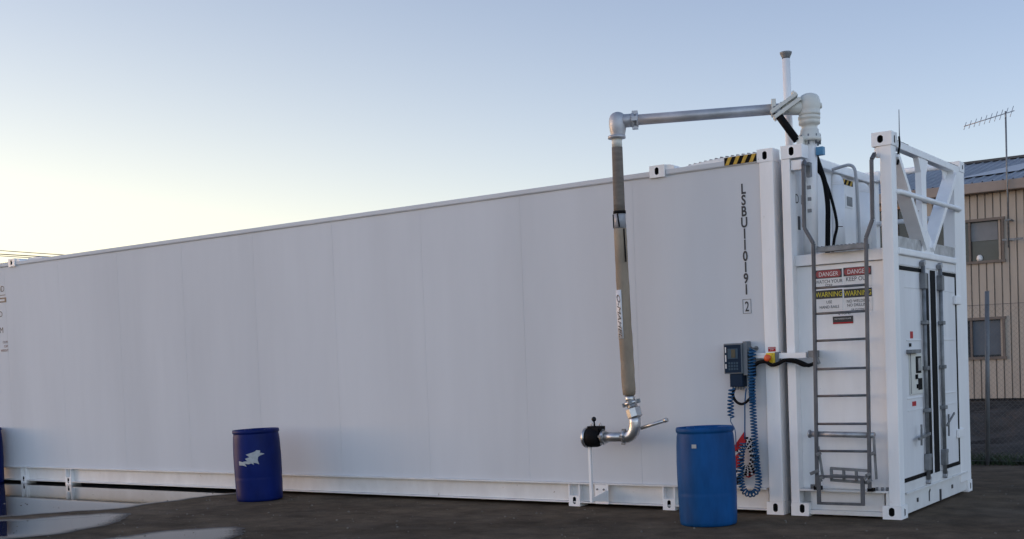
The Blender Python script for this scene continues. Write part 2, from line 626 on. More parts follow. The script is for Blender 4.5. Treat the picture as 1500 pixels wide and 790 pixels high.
puddle([(-6.95, -0.02), (-7.05, -0.45), (-7.10, -1.15), (-7.16, -1.70), (-7.55, -2.15), (-7.80, -2.52), (-8.6, -3.0), (-12, -3.0), (-16, -1.5), (-16, 0.9), (-9, 1.1), (-7.3, .8)])
puddle([(-6.50, -2.14), (-6.28, -2.45), (-5.98, -2.95), (-6.10, -3.55), (-6.9, -4.2), (-8.2, -4.4), (-8.3, -3.7), (-7.25, -2.97), (-6.80, -2.35)], soft=1.25)
puddle([(-4.40, -2.55), (-4.22, -2.68), (-4.05, -2.92), (-4.0, -3.4), (-4.8, -3.5), (-4.75, -3.05), (-4.6, -2.75)], soft=1.2)

NX, NY = 90, 70
gx0, gx1, gy0, gy1 = -14.0, 12.0, 5.35, 22.2
gv = []
for j in range(NY + 1):
    for i in range(NX + 1):
        x = gx0 + (gx1 - gx0) * i / NX
        y = gy0 + (gy1 - gy0) * j / NY
        h = 0.10 * mnoise.fractal(Vector((x * 0.9, y * 0.9, 3)), 0.8, 2.2, 5)
        for cx, cy, hh, sx, sy in ((-0.9, 9.6, .26, .9, .6), (0.6, 9.8, .50, .8, .7), (2.2, 10.5, .45, 1.6, 1.0), (-2.6, 12.0, .25, 1.7, 1.2), (4.5, 9.5, .4, 1.5, 1.0)):
            h += hh * math.exp(-((x - cx) / sx) ** 2 - ((y - cy) / sy) ** 2)
        e = min(1, (y - gy0) / 1.2, (gy1 - y) / 2.0, (x - gx0) / 1.5, (gx1 - x) / 1.5)
        gv.append((x, y, 0.008 + max(0, 0.05 + h) * max(0, e)))
gf = [(j * (NX + 1) + i, j * (NX + 1) + i + 1, (j + 1) * (NX + 1) + i + 1, (j + 1) * (NX + 1) + i) for j in range(NY) for i in range(NX)]
mb = MB()
mb.add(gv, gf, 0, True)
tag(mb.build("gravel_yard", GRAV), kind="structure")

# ------------------------------------------------------------------ long white container
H = 3.2
L0, L1, W = -12.55, 0.0, 2.266
lc = thing("shipping_container", "long smooth white container with vertical black lettering, blue drums along its side", "container", (-6.27, 1.13, 0))
seams = [-1.405 - 1.283 * k for k in range(9)]
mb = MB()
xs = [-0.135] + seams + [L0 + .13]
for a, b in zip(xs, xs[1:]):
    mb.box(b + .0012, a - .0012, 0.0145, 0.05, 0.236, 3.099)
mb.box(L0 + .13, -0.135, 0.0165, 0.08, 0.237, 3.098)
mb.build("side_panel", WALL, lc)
mb = MB().box(L0 + .02, L1 - .02, .09, W - .02, .05, 3.125)
mb.build("body", WHITE, lc)
mb = MB()
for xa, xb in ((L0, -11.513), (-11.3475, -1.2075), (-1.0425, -.1475)):
    mb.box(xa, xb, -0.004, .075, 3.1, 3.143)
    mb.box(xa, xb, -.001, .012, 3.093, 3.0998)
mb.build("top_rail", WALL, lc, .004)
MB().box(L0 + .15, -.156, W - .08, W - .005, .006, .2).build("bottom_rail", GRIMEW, lc)  # unseen rear rail, added to stop glow showing under the container
MB().box(L0 + .15, -.156, .9, 1.1, .006, .049).build("underframe_blocker", GRIMEW, lc)  # unseen middle beam, added to block glow beneath the body
MB().box(L0, L0 + .12, .0, W, .004, .23).build("underframe_blocker", GRIMEW, lc)  # unseen end beam, added to shut out sky glow under the left end
mb = MB()
mb.box(L0 + .15, -0.156, -0.012, 0.0838, 0.217, 0.2345)       # upper flange
mb.box(L0 + .15, -0.156, 0.045, 0.0835, 0.048, 0.2168)        # web
mb.box(L0 + .15, -0.156, -0.002, 0.0835, 0.033, 0.0478)       # lower flange
mb.build("bottom_rail", GRIMEW, lc, .003)
mb = MB().box(-0.13, -0.001, -0.003, 0.12, 0.1125, 3.0875)
mb.build("corner_post", WHITE, lc, .006)
MB().box(-.13, -.001, W - .12, W, .1125, 3.0875).build("corner_post", WHITE, lc, .006)
# end frame and end wall facing the module
mb = MB().box(-.06, -.012, .125, W - .125, .2, 3.0)
mb.build("end_wall", WHITE, lc)
# corner castings
mb = MB().holed(-0.147, 0.0, -0.006, .15, 3.0878, 3.2, (-.075, 3.143), .021, .036)
mb.build("corner_casting", [WHITE, HOLE], lc, 0)
mb = MB().holed(-0.155, 0.0, -0.006, .15, 0.0, 0.112, (-.074, .062), .022, .038)
mb.build("corner_casting", [WHITE, HOLE], lc, 0)
MB().holed(-.147, 0, W - .14, W, 3.0878, 3.2, (-.075, 3.143), .021, .036).build("corner_casting", [WHITE, HOLE], lc)
for xc, wd in ((-11.43, .13), (-10.375, .13), (-2.160, .128), (-1.122, .128)):
    mb = MB().holed(xc - wd / 2, xc + wd / 2, -0.008, .15, 0.0, 0.104, (xc + .002, .058), .018, .035)
    mb.box(xc - wd / 2, xc - wd / 2 + .011, -.006, .044, .1043, .2165)
    mb.box(xc + wd / 2 - .011, xc + wd / 2, -.006, .044, .1043, .2165)
    mb.build("corner_casting", [WHITE, HOLE], lc)
for xc in (-11.43, -1.125):
    mb = MB().holed(xc - .078, xc + .078, -0.016, .15, 3.080, 3.19, (xc - .002, 3.137), .020, .034)
    mb.prism([(xc + .0782, 3.1435), (xc + .0782, 3.188), (xc + .13, 3.184), (xc + .165, 3.168), (xc + .175, 3.1435)], 1, .0, .15)
    mb.build("corner_casting", [WHITE, HOLE], lc)
mb = MB()
mb.prism([(-11.32, 3.15), (-11.30, 3.196), (-11.1, 3.20), (-10.98, 3.193), (-10.93, 3.16)], 1, .16, .5)
mb.build("roof_hatch", [GRIMEW], lc, .01)
# raised serrated walkway edge and hazard strip at the roof corner
mb = MB()
mb.prism([(-0.85, 3.1434), (-0.76, 3.156), (-.6, 3.170), (-.47, 3.175), (-.151, 3.178), (-.151, 3.1434)], 1, .004, .03)
for k in range(13):
    x = -.83 + k * .052
    zt = 3.147 + .03 * min(1, (x + .85) / .33)
    mb.prism([(x, zt), (x + .008, zt + .017), (x + .03, zt + .013), (x + .038, zt)], 1, .032, .055, 1)
mb2 = MB()
for k in range(22):
    x = -12.5 + k * .052
    mb2.prism([(x, 3.1434), (x + .008, 3.158), (x + .03, 3.156), (x + .038, 3.1434)], 1, .032, .055, 1)
mb.build("walkway_edge", [WHITE, GALVD], lc)
mb2.build("walkway_edge", GALVD, lc)


def hazard(parent, a, b, up, nrm, n, off):
    """black and yellow diagonal strip from a to b, height vector up, nrm = outward normal"""
    a, b, up = Vector(a), Vector(b), Vector(up)
    o = Vector(nrm) * off
    d = (b - a)
    mb = MB()
    back = Vector(nrm) * (-off * .8)
    vs = [a + o, b + o, b + up + o, a + up + o]
    mb.add(vs + [v + back for v in vs], [(0, 1, 2, 3), (7, 6, 5, 4), (0, 4, 5, 1), (1, 5, 6, 2), (2, 6, 7, 3), (3, 7, 4, 0)], 0)
    o2 = Vector(nrm) * (off + .0015)
    step = 1.0 / n
    for k in range(n):
        t0 = k * step
        q = []
        for t, h in ((t0 + step * .08, 0), (t0 + step * .55, 0), (t0 + step * 1.0, 1), (t0 + step * .53, 1)):
            q.append(a + d * min(t, 1) + up * h + o2)
        mb.add(q, [(0, 1, 2, 3)], 1)
    return mb.build("hazard_tape", [BLACK, HAZY], parent)


hazard(lc, (-.455, 0, 3.101), (-.152, 0, 3.103), (0, 0, .068), (0, -1, 0), 4, .0075)
# lettering down the right-hand end
zt = 2.932
for ch in "LSBU110191":
    zt -= .0985
    text("lettering", ch, .124, DECAL, (-.292, 0.0125, zt + .005), (1, 0, 0), (0, 0, 1), lc, xs=.74, bold=.0035)
mb = MB()
for a in ((-.330, -.252, 1.782, 1.785), (-.330, -.252, 1.905, 1.908), (-.330, -.3275, 1.7855, 1.9045), (-.2545, -.252, 1.7855, 1.9045)):
    mb.box(a[0], a[1], .0115, .0138, a[2], a[3])
mb.build("letter_frame", DECAL, lc)
text("lettering", "2", .125, DECAL, (-.2905, 0.0125, 1.801), (1, 0, 0), (0, 0, 1), lc, xs=.66, bold=.0012)
mb = MB().box(-.098, -.028, -.0045, -.0032, 1.435, 1.475)
lp = mb.build("warning_label", RED, lc)
text("lettering", "EMERGENCY\nSTOP", .014, LABELW, (-.063, -.0052, 1.461), (1, 0, 0), (0, 0, 1), lp)
# lettering cut by the left edge of the view
text("lettering", "OD", .12, DECAL, (-11.68, .0125, 2.745), (1, 0, 0), (0, 0, 1), lc, 'RIGHT')
MB().box(-11.86, -11.67, .0118, .0138, 2.690, 2.700).build("lettering", DECAL, lc)
mb = MB()
for q in ((-11.9, -11.65, 2.640, 2.660), (-11.9, -11.65, 2.590, 2.610), (-11.69, -11.65, 2.6101, 2.6399)):
    mb.box(q[0], q[1], .0118, .0138, q[2], q[3])
mb.build_each("lettering", DECAL, lc)
for s, z, m2 in (("D", 2.385, .12), ("M", 2.155, .12)):
    text("lettering", s, m2, DECAL, (-11.76, .0125, z), (1, 0, 0), (0, 0, 1), lc, 'RIGHT')
for s, z in (("CU.M.", 2.005), ("CAP.", 1.945), ("WEIGHT", 1.885)):
    text("lettering", s, .05, mat("faded_red_vinyl", (.16, .07, .06), .5), (-11.66, .0125, z), (1, 0, 0), (0, 0, 1), lc, 'RIGHT')
# bracket and parking post for the hose coupling
mb = MB()
mb.box(-1.915, -1.765, -.0175, -.0125, .034, .2165)
mb.build("bracket_plate", WHITE, lc, .001)
mb = MB()
for x in (-1.885, -1.812):
    for z in (.075, .175):
        mb.cyl((x, -.0177, z), (x, -.03, z), .0095, 6)
mb.build_each("bolt", GALVD, lc)
mb = MB()
mb.prism([(-.2845, .095), (-.018, .06), (-.018, .165), (-.2845, .125)], 0, -1.788, -1.776)
mb.box(-1.797, -1.769, -.312, -.285, .085, .625)
mb.build("parking_post", WHITE, lc, .002)

# ------------------------------------------------------------------ end module with ladder, open top frame and doors
MX0, MX1 = 0.072, 1.022
md = thing("equipment_module", "narrow white module with ladder, black-sealed double doors and open top frame", "container", (.55, 1.13, 0))
mb = MB().box(MX0, MX0 + .077, 0.0, .11, .1125, 3.0875)
mb.build("corner_post", WHITE, md, .005)
MB().box(.926, MX1, 0.0, .125, .1125, 3.0875).build("corner_post", WHITE, md, .005)
MB().box(MX1 - .11, MX1, 1.90, W, .1125, 3.10).build("corner_post", WHITE, md, .005)
MB().box(MX0, .19, W - .12, W, .1125, 3.10).build("corner_post", WHITE, md, .005)
# castings
MB().holed(MX0, .262, -.006, .15, 3.0878, 3.2, (.168, 3.147), .022, .037).build("corner_casting", [WHITE, HOLE], md)
mb = MB().holed(.862, MX1 + .006, -.006, .15, 3.0878, 3.2, (.935, 3.143), .024, .032)
mb.prism([(.06, 3.115), (.06, 3.165), (.085, 3.175), (.085, 3.108)], 0, MX1 + .0065, MX1 + .0075, 1)
mb.build("corner_casting", [WHITE, HOLE], md)
MB().holed(MX0, .232, -.008, .15, 0, .112, (.172, .064), .022, .038).build("corner_casting", [WHITE, HOLE], md)
mb = MB().holed(.872, MX1 + .006, -.008, .17, 0, .112, (.948, .062), .024, .037)
mb.prism([(.075, .02), (.075, .085), (.10, .075), (.10, .03)], 0, MX1 + .0065, MX1 + .008, 1)
mb.build("corner_casting", [WHITE, HOLE], md)
mb = MB().box(MX1 - .15, MX1 + .006, 2.12, W + .004, 0, .112)
mb.prism([(2.19, .025), (2.19, .085), (2.215, .075), (2.215, .03)], 0, MX1 + .0065, MX1 + .008, 1)
mb.build("corner_casting", [WHITE, HOLE], md)
mb = MB().box(MX1 - .14, MX1 + .004, 2.10, W + .004, 3.1003, 3.2)
mb.prism([(2.19, 3.13), (2.19, 3.17), (2.215, 3.165), (2.215, 3.13)], 0, MX1 + .0045, MX1 + .006, 1)
mb.build("corner_casting", [WHITE, HOLE], md, .008)
MB().box(MX0, .25, 2.10, W + .004, 3.1003, 3.2).build("corner_casting", [WHITE, HOLE], md, .008)
MB().box(.155, .25, .012, .11, 2.985, 3.07).build("post_bracket", WHITE, md, .003)
# front face
mb = MB().box(.1492, .9258, .095, .13, .236, 2.158)
mb.build("front_panel", WHITE, md)
mb = MB()
mb.box(.1492, .9258, .06, .165, 2.163, 2.258)
mb.build("front_beam", WHITE, md, .004)
mb = MB()
mb.box(.15, .925, -.012, .0948, .217, .2345)
mb.box(.2325, .8715, .05, .0945, .055, .2168)
mb.box(.2325, .8715, .0, .0945, .018, .0547)
mb.box(.90, .9255, .0, .0495, .1125, .2167)
mb.build("bottom_rail", GRIMEW, md, .003)
# deck
mb = MB().box(.1495, 1.0, .1655, 2.14, 2.20, 2.2575)
mb.build("deck", GALVD, md)
MB().box(.075, 1.0, .1655, W - .12, .09, 2.19).build("body", WHITE, md)
# left inner wall of the open top with rounded pillars
lw = MB()
lw.box(MX0 + .003, .105, .1105, W - .12, 2.26, 3.085)
lw.build("side_wall", WHITE, md)
mb = MB()
for y0, y1 in ((1.12, 1.36), (1.80, 2.14)):
    mb = MB()
    r = (y1 - y0) / 2
    pr = [(.106, y0), (.106, y1)]
    pr = [(.106, y0)] + [(.106 + .07 * math.sin(math.pi * k / 10), (y0 + y1) / 2 - r * math.cos(math.pi * k / 10)) for k in range(1, 10)] + [(.106, y1)]
    mb.prism(pr, 2, 2.26, 2.98)
    # domed top: stacked shrinking slices
    for j in range(12):
        f0 = math.cos(math.pi / 2 * j / 12.2)
        z0, z1 = 2.98 + .11 * math.sin(math.pi / 2 * j / 12.2), 2.98 + .11 * math.sin(math.pi / 2 * (j + 1) / 12.2)
        mb.prism([(.106 + (x - .106) * f0, (y0 + y1) / 2 + (y - (y0 + y1) / 2) * (0.55 + .45 * f0)) for x, y in pr], 2, z0 + .0002, z1)
    po = mb.build("rounded_pillar", WHITE, md)
    for p in po.data.polygons:
        p.use_smooth = abs(p.normal.z) < .5
mb = MB().box(.1052, .112, 1.50, 1.70, 2.80, 2.93)
vf = mb.build("vent", WHITE, md, .003)
MB().box(.1122, .115, 1.525, 1.675, 2.82, 2.91).build("vent_screen", GALVD, vf)
mb = MB().box(.09, .165, .1505, 2.0998, 3.09, 3.17)
mb.build("top_rail", WHITE, md, .006)
hazard(md, (.1052, 1.40, 3.02), (.1052, 1.72, 3.02), (0, 0, .05), (1, 0, 0), 3, .003)
text("lettering", "2D 15", .12, DECAL, (.106, .30, 2.73), (0, 1, 0), (0, 0, 1), md, 'CENTER', xs=.9)
MB().box(.1052, .1062, .26, .32, 2.50, 2.62).build("lettering", DECAL, md)
# black junction bracket at the top of the left post
mb = MB().box(.2505, .29, .11, .15, 2.93, 3.05)
for k in range(5):
    mb.box(.262 + .004 * (k % 2), .292, .09, .11, 2.62 + k * .1, 2.65 + k * .1)
mb.build_each("cable_clip", GALVD, md)
# back rails
mb = MB()
mb.tube([(.2505, 2.2, 3.175), (.882, 2.2, 3.185)], .032, 12)
mb.build("back_rail", WHITE, md)
mb = MB().tube([(.1905, 2.2, 2.685), (.9115, 2.2, 2.69)], .024, 12)
mb.build("back_rail", WHITE, md)
# right-hand end frame (X = MX1)
mb = MB().box(.945, MX1 - .004, .1505, 2.0998, 3.085, 3.145)
mb.build("top_rail", WHITE, md, .004)
mb = MB()
for sgn, y0, y1 in ((0, .17, .52), (1, 1.72, 2.08)):
    pass
hz1 = hazard(md, (.95, .17, 3.1455), (.95, .50, 3.1455), (.068, 0, 0), (0, 0, 1), 3, .0015)
hz2 = hazard(md, (.95, 1.72, 3.1455), (.95, 2.07, 3.1455), (.068, 0, 0), (0, 0, 1), 3, .0015)
XF = MX1 - .012
mb = MB()
mb.box(.955, XF, .875, 1.02, 2.2585, 3.0848)
mb.prism([(.80, 3.0845), (.874, 2.96), (.874, 3.0845)], 0, .96, XF - .002)
mb.prism([(1.0215, 3.0845), (1.0215, 2.93), (1.10, 3.0845)], 0, .96, XF - .002)
mb.build("centre_stud", WHITE, md, .002)
mb = MB()
mb.beam((.982, .14, 3.02), (.982, .90, 2.29), .05, .12, (1, 0, 0))
mb.build("brace", WHITE, md, .002)
mb = MB()
mb.beam((.984, 1.93, 3.05), (.984, 1.08, 2.29), .05, .12, (1, 0, 0))
mb.prism([(1.72, 3.0845), (1.8995, 2.93), (1.8995, 3.0845)], 0, .953, .958)
mb.build("brace", WHITE, md, .002)
mb = MB().prism([(.80, 2.2585), (1.20, 2.2585), (1.10, 2.39), (.99, 2.46), (.90, 2.39)], 0, XF + .001, XF + .006)
mb.build("gusset", WHITE, md)
mb = MB().tube([(MX1 - .02, .11, 2.715), (MX1 + .012, .16, 2.715), (MX1 + .014, 1.0, 2.72), (MX1 + .012, 2.02, 2.727), (MX1 - .02, 2.08, 2.727)], .024, 12)
mb.build("handrail", WHITE, md)
mb = MB()
mb.box(XF - .002, XF + .0002, .13, .84, 2.2585, 2.355)
mb.box(XF - .002, XF + .0002, 1.16, 1.8995, 2.2585, 2.355)
mb.build_each("kick_plate", GALV, md)
mb = MB().box(.93, MX1 + .012, .1255, 1.8995, 2.198, 2.2578)
mb.build("header_beam", WHITE, md, .012)
MB().box(.9505, MX1 - .012, .1255, 1.8995, 2.12, 2.1978).build("door_header", DOORW, md)
mb = MB()
mb.box(.9505, MX1 - .006, .1255, 1.8995, .207, .288)
mb.box(.9505, MX1 + .008, .1705, 2.1195, .190, .2068)
mb.box(.9505, MX1 - .016, .1705, 2.1195, .02, .1898)
mb.build("door_sill", GRIMEW, md, .003)
mb = MB()
mb.prism([(.86, .055), (.86, .14), (.90, .165), (.92, .15), (.89, .13), (.885, .055)], 0, MX1 - .0158, MX1 - .013)
mb.box(MX1 - .0158, MX1 - .006, 1.20, 1.235, .02, .125)
mb.box(MX1 - .0158, MX1 - .008, .50, .535, .09, .125)
mb.box(MX1 - .0158, MX1 - .008, 1.60, 1.635, .09, .125)
mb.build_each("drain_slot", DECAL, md)
XD = MX1 - .012


def door(y0, y1, hinge_right):
    d = MB()
    d.box(.96, XD, y0, y1, .292, 2.108)
    ob = d.build("door", DOORW, md, .003)
    ya, yb = (.30, .74) if not hinge_right else (1.45, 1.80)
    f = MB()   # pressed horizontal recess edges
    for z in (1.485, .99):
        f.box(XD, XD + .006, ya, yb, z - .006, z + .006)
    f.box(XD, XD + .004, ya, yb, .88, .895)
    f.box(XD, XD + .004, ya, yb, 1.93, 1.935)
    f.build_each("pressed_rib", DOORW, ob, .002)
    return ob


dl = door(.128, .985, False)
dr = door(1.055, 1.90, True)


def strip(pts_boxes, parent, m, name):
    b = MB()
    for q in pts_boxes:
        b.box(*q)
    return b.build(name, m, parent)


XS = XD + .006
strip([(XD, XS, .130, .80, 2.075, 2.109), (XD, XS, .130, .80, .292, .325), (XD, XS, .905, .9845, .2925, 2.0745)], dl, BLACK, "door_seal")
strip([(XD, XS, 1.42, 1.898, 2.075, 2.109), (XD, XS, 1.40, 1.898, .292, .325), (XD, XS, 1.056, 1.205, .2925, 2.1075), (XD, XS, 1.872, 1.898, .3252, 1.815), (XD, XS, 1.872, 1.898, 1.90, 2.0748),
       ], dr, BLACK, "door_seal")


def bar(y, dd):
    b = MB()
    b.tube([(XD + .026, y, .26), (XD + .026, y, 2.15)], .018, 12)
    lb = b.build("locking_bar", GALVD, dd)
    k = MB()
    for z in (.45, .85, 1.22, 1.62):
        k.box(XD + .001, XD + .055, y - .032, y + .034, z, z + .035)
    k.box(XD + .001, XD + .052, y - .035, y + .035, 1.93, 2.07)
    k.box(XD + .001, XD + .050, y - .035, y + .035, .34, .47)
    k.build_each("bar_guide", GALVD, lb, .006)
    c = MB()
    c.obox((MX1 + .012, y, 2.155), ((1, 0, 0), (0, 1, .4), (0, -.4, 1)), .02, .030, .022)
    c.obox((MX1 + .010, y + .01, .255), ((1, 0, 0), (0, 1, -.5), (0, .5, 1)), .02, .02, .035)
    c.build_each("bar_cam", GALV, lb, .005)
    return lb


b1 = bar(.765, dl)
b2 = bar(1.295, dr)
hd = MB()
hd.beam((XD + .05, .765, .665), (XD + .05, .42, .64), .014, .022)
hd.beam((XD + .05, .50, .58), (XD + .05, .51, .76), .012, .022)
hd.build("handle", GALVD, dl)
hd = MB()
hd.beam((XD + .05, 1.30, .70), (XD + .05, 1.56, .80), .012, .018)
hd.beam((XD + .05, 1.36, .60), (XD + .05, 1.37, .80), .012, .018)
hd.build("handle", GALVD, dr)
lb = MB()
lb.box(XD + .0005, XD + .012, .36, .72, 1.02, 1.37)
lkb = lb.build("lock_box", OFFW, dl, .003)
MB().box(XD + .0005, XD + .05, .30, .56, 1.372, 1.405).build("rain_hood", GALVD, lkb, .003)
q = MB()
q.box(XD + .0122, XD + .016, .52, .67, 1.20, 1.345)
q.box(XD + .0122, XD + .016, .58, .69, 1.055, 1.155)
q.box(XD + .0122, XD + .025, .50, .54, 1.15, 1.19)
q.box(XD + .0122, XD + .022, .53, .5795, 1.07, 1.105)
q.build_each("latch_opening", BLACK, lkb)
q = MB()
q.box(XD + .0162, XD + .022, .57, .64, 1.22, 1.33)
q.build("latch_plate", GALV, lkb)
MB().box(XD + .0122, XD + .016, .365, .375, 1.03, 1.37).build("box_edge", GALVD, lkb)
MB().box(XD + .0005, XD + .002, .42, .50, 1.50, 1.56).build("warning_label", RED, dl)
MB().box(XD + .0005, XD + .002, .43, .54, .92, .96).build("warning_label", RED, dl)
MB().box(XD + .0005, XD + .01, .38, .42, 1.43, 1.46).build("padlock", BLACK, dl)
for z in (1.858, .591):
    h = MB().box(XD + .001, MX1 + .018, 1.80, 1.985, z - .04, z + .04)
    h.build("hinge", WHITE, dr, .006)

# signs on the front panel
XR, UP = (1, 0, 0), (0, 0, 1)


def sign(x0, x1, z0, z1, bandcol, bandtxt, lines, oval, lsz, name="safety_sign"):
    s = MB().box(x0, x1, .0905, .0945, z0, z1).build(name, SIGNW, md)
    bz = z1 - .075
    MB().box(x0 + .002, x1 - .002, .0893, .0902, bz, z1 - .002).build("sign_band", DECAL, s)
    cx, cz = (x0 + x1) / 2, (bz + z1) / 2
    if oval:
        hw, hh = (x1 - x0) / 2 - .008, .031
        pts = [(cx + math.copysign(hw - hh, math.cos(a)) * 1 + hh * math.cos(a), cz + hh * math.sin(a)) for a in [2 * math.pi * (k + .5) / 24 for k in range(24)]]
        o = MB().prism(pts, 1, .0884, .0891)
        o.build("sign_oval", REDS, s)
        text("lettering", bandtxt, .052, SIGNW, (cx, .0878, cz - .019), XR, UP, s, xs=.82)
    else:
        text("lettering", bandtxt, .062, SIGNY, (cx, .0884, cz - .022), XR, UP, s, xs=.78)
    z = bz - .042
    for t, sz in lines:
        text("lettering", t, sz, DECAL, (cx, .0897, z), XR, UP, s, xs=.85)
        z -= lsz
    return s


sign(.312, .550, 1.962, 2.118, REDS, "DANGER", [("WATCH YOUR", .042), ("STEP", .036)], True, .034)
sign(.560, .803, 1.950, 2.122, REDS, "DANGER", [("KEEP OUT", .052)], True, .03)
sign(.312, .550, 1.762, 1.944, SIGNY, "WARNING", [("USE", .036), ("HAND RAILS", .036)], False, .042)
sign(.560, .803, 1.745, 1.940, SIGNY, "WARNING", [("NO WELDING", .036), ("NO DRILLING", .036), ("OR CUTTING", .024)], False, .034)
s = MB().box(.458, .634, .0905, .0945, 1.648, 1.712).build("name_plate", DECAL, md)
MB().box(.459, .633, .0893, .0902, 1.649, 1.661).build("plate_stripe", RED, s)
text("lettering", "NO NAKED FLAME", .018, SIGNW, (.546, .0897, 1.685), XR, UP, s, xs=.95)
text("lettering", "8 TONS", .034, DECAL, (.56, .0935, 1.726), XR, UP, md, xs=.9)

# ladder on the front
LY = -.07
lad = MB()
def rail(pts):
    P = [Vector(p) for p in pts]
    for a, b in zip(P, P[1:]):
        lad.beam(a, b, .028, .030, (0, 1, 0))
rail([(.336, LY, .262), (.366, LY, 2.335), (.290, LY, 2.475), (.298, LY, 3.00), (.275, .02, 3.05)])
rail([(.790, LY, .262), (.817, LY, 2.340), (.875, LY, 2.488), (.880, LY, 2.975), (.885, .0, 3.03)])
ladder = lad.build("ladder", LADM, md, .004)
for i, z in enumerate((1.956, 1.739, 1.510, 1.269, 1.040, .803, .572)):
    xo = .338 + (z - .262) / 2.07 * .03
    MB().tube([(xo + .012, LY, z), (xo + .442, LY, z)], .0105, 8).build("rung", LADM, ladder)
mb = MB()
mb.box(.892, .926, .012, .05, 3.0, 3.09)
mb.box(.875, .926, .02, .09, 3.005, 3.075)
mb.build("stub_arm", WHITE, md, .003)
# grated step at the deck edge, storage bar, folding lower step
mb = MB()
mb.box(.385, .800, -.06, .058, 2.262, 2.30)
for k in range(12):
    mb.box(.39 + k * .034, .40 + k * .034, -.055, .055, 2.3003, 2.308)
mb.build("landing_step", GALVD, ladder)
mb = MB()
mb.tube([(.268, -.045, .716), (.835, -.045, .706)], .025, 10)
mb.tube([(.268, -.045, .716), (.282, -.045, .716)], .036, 10)
mb.build("cross_bar", GALV, ladder)
mb = MB()
mb.beam((.455, -.06, .425), (.795, -.06, .408), .03, .022, m=0)
mb.beam((.455, -.06, .325), (.795, -.06, .308), .03, .022)
for t in (0, .33, .66, 1):
    x = .462 + t * .325
    mb.beam((x, -.06, .418 - .017 * t), (x, -.06, .33 - .017 * t), .03, .018, (1, 0, 0))
mb.beam((.47, -.058, .37), (.79, -.058, .355), .02, .012)
mb.build("folding_step", GALVD, ladder)
mb = MB()
mb.beam((.363, LY - .032, .365), (.362, LY - .032, .118), .028, .03, (0, 1, 0))
mb.beam((.742, LY - .032, .365), (.740, LY - .032, .120), .028, .03, (0, 1, 0))
mb.build_each("extension_leg", LADM, ladder)
mb = MB().beam((.3765, LY - .032, .128), (.7255, LY - .032, .130), .022, .022)
mb.build("rung", LADM, ladder)
mb = MB().beam((.3765, LY - .032, .358), (.7275, LY - .032, .358), .02, .022)
mb.build("rung", LADM, ladder)
mb = MB()
for x0, z0, x1, z1 in ((.352, .61, .388, .33), (.832, .69, .845, .34)):
    mb.beam((x0, -.06, z0), (x1, -.06, z1), .016, .022, (0, 1, 0))
for x, z in ((.37, .55), (.31, .385), (.345, .40), (.39, .345), (.372, .32), (.835, .56), (.79, .38), (.772, .36), (.80, .33)):
    mb.obox((x, -.10, z), ((1, 0, .5), (0, 1, 0), (-.5, 0, 1)), .018, .016, .013)
mb.build_each("fold_linkage", GALVD, ladder)
mb = MB()
for x in (.245, .262, .28, .815, .86, .90, .912):
    mb.cyl((x, .04, .2348), (x, .04, .262 + .01 * (x < .3)), .011, 6)
mb.build_each("bolt", GALVD, md)
mb = MB().box(.30, .36, -.06, .0, .2348, .268)
mb.box(.765, .815, -.06, .0, .2348, .262)
mb.build_each("ladder_foot", BLACK, ladder)
for z in (2.6, 1.33):
    pass
mb = MB()
mb.obox((.305, .02, 1.40), ((1, 0, 0), (0, 1, 0), (0, 0, 1)), .028, .06, .03)
mb.obox((.345, -.03, 1.36), ((1, 0, .4), (0, 1, 0), (-.4, 0, 1)), .012, .03, .05)
mb.build_each("ladder_bracket", GALVD, ladder)
# vent pipe, gooseneck
mb = MB().tube([(-.008, .42, 2.9), (-.022, .42, 4.05)], .034, 16)
vp = mb.build("vent_pipe", WHITE, md)
mb = MB().lathe([(.034, 0), (.036, .012), (.052, .045), (.054, .058), (.05, .06)], (-.0222, .42, 4.045), n=20)
mb.build("vent_cap", GALVD, vp)
mb = MB().tube(smooth_path([(.200, .9, 3.085), (.296, .9, 3.103), (.360, .9, 3.107), (.402, .9, 3.077), (.418, .9, 3.001), (.430, .9, 2.74), (.439, .9, 2.258)], 6), .0145, 10)
mb.build("gooseneck_pipe", mat("pale_grey_pipe", (.45, .46, .48), .45, var=.1), md)
# whip aerial on the frame corner
wa = MB().tube([(1.040, .15, 3.02), (1.046, .15, 3.15), (1.048, .15, 3.39)], [.005, .005, .0028], 6)
wr = wa.build("whip_aerial", GALVD, md)
MB().tube(smooth_path([(1.043, .15, 3.17), (1.046, .15, 3.10), (1.035, .15, 3.04), (1.030, .15, 2.97), (1.026, .14, 2.94)], 6), .009, 8).build("aerial_lead", BLACK, wr)

# ------------------------------------------------------------------ loading arm (riser, swivel, boom, hose)
arm = thing("loading_arm", "grey pipe boom on a white swivel riser, its tan sleeved hose hanging down", "loading arm", (.21, .3, 2.258))
rx, ry = .205, .3
mb = MB().tube([(.200, ry, 2.259), (.222, ry, 3.285)], .0625, 20)
rz = mb.build("riser_pipe", WHITE, arm)
MB().box(.285, .345, .27, .33, 3.13, 3.20).build("tag", BLUET, rz)
mb = MB()
c0 = (.222, ry, 3.0)
mb.lathe([(.062, .255), (.098, .262), (.098, .292), (.092, .296), (.092, .322), (.08, .33), (.078, .362), (.068, .37), (.068, .40), (.09, .408), (.092, .432), (.088, .45), (.095, .455), (.095, .478), (.085, .486)], c0, n=28)
mb.build("swivel_joint", OFFW, arm)
mb = MB()
for k in range(8):
    a = 2 * math.pi * (k + .3) / 8
    x, y = .222 + .086 * math.cos(a), ry + .086 * math.sin(a)
    mb.cyl((x, y, 3.228), (x, y, 3.315), .0095, 6)
mb.build_each("flange_bolt", GALVD, arm)
da = Vector((math.sin(math.radians(-114)), math.cos(math.radians(-114)), 0))       # boom direction
e0 = Vector((.226, ry, 3.565))
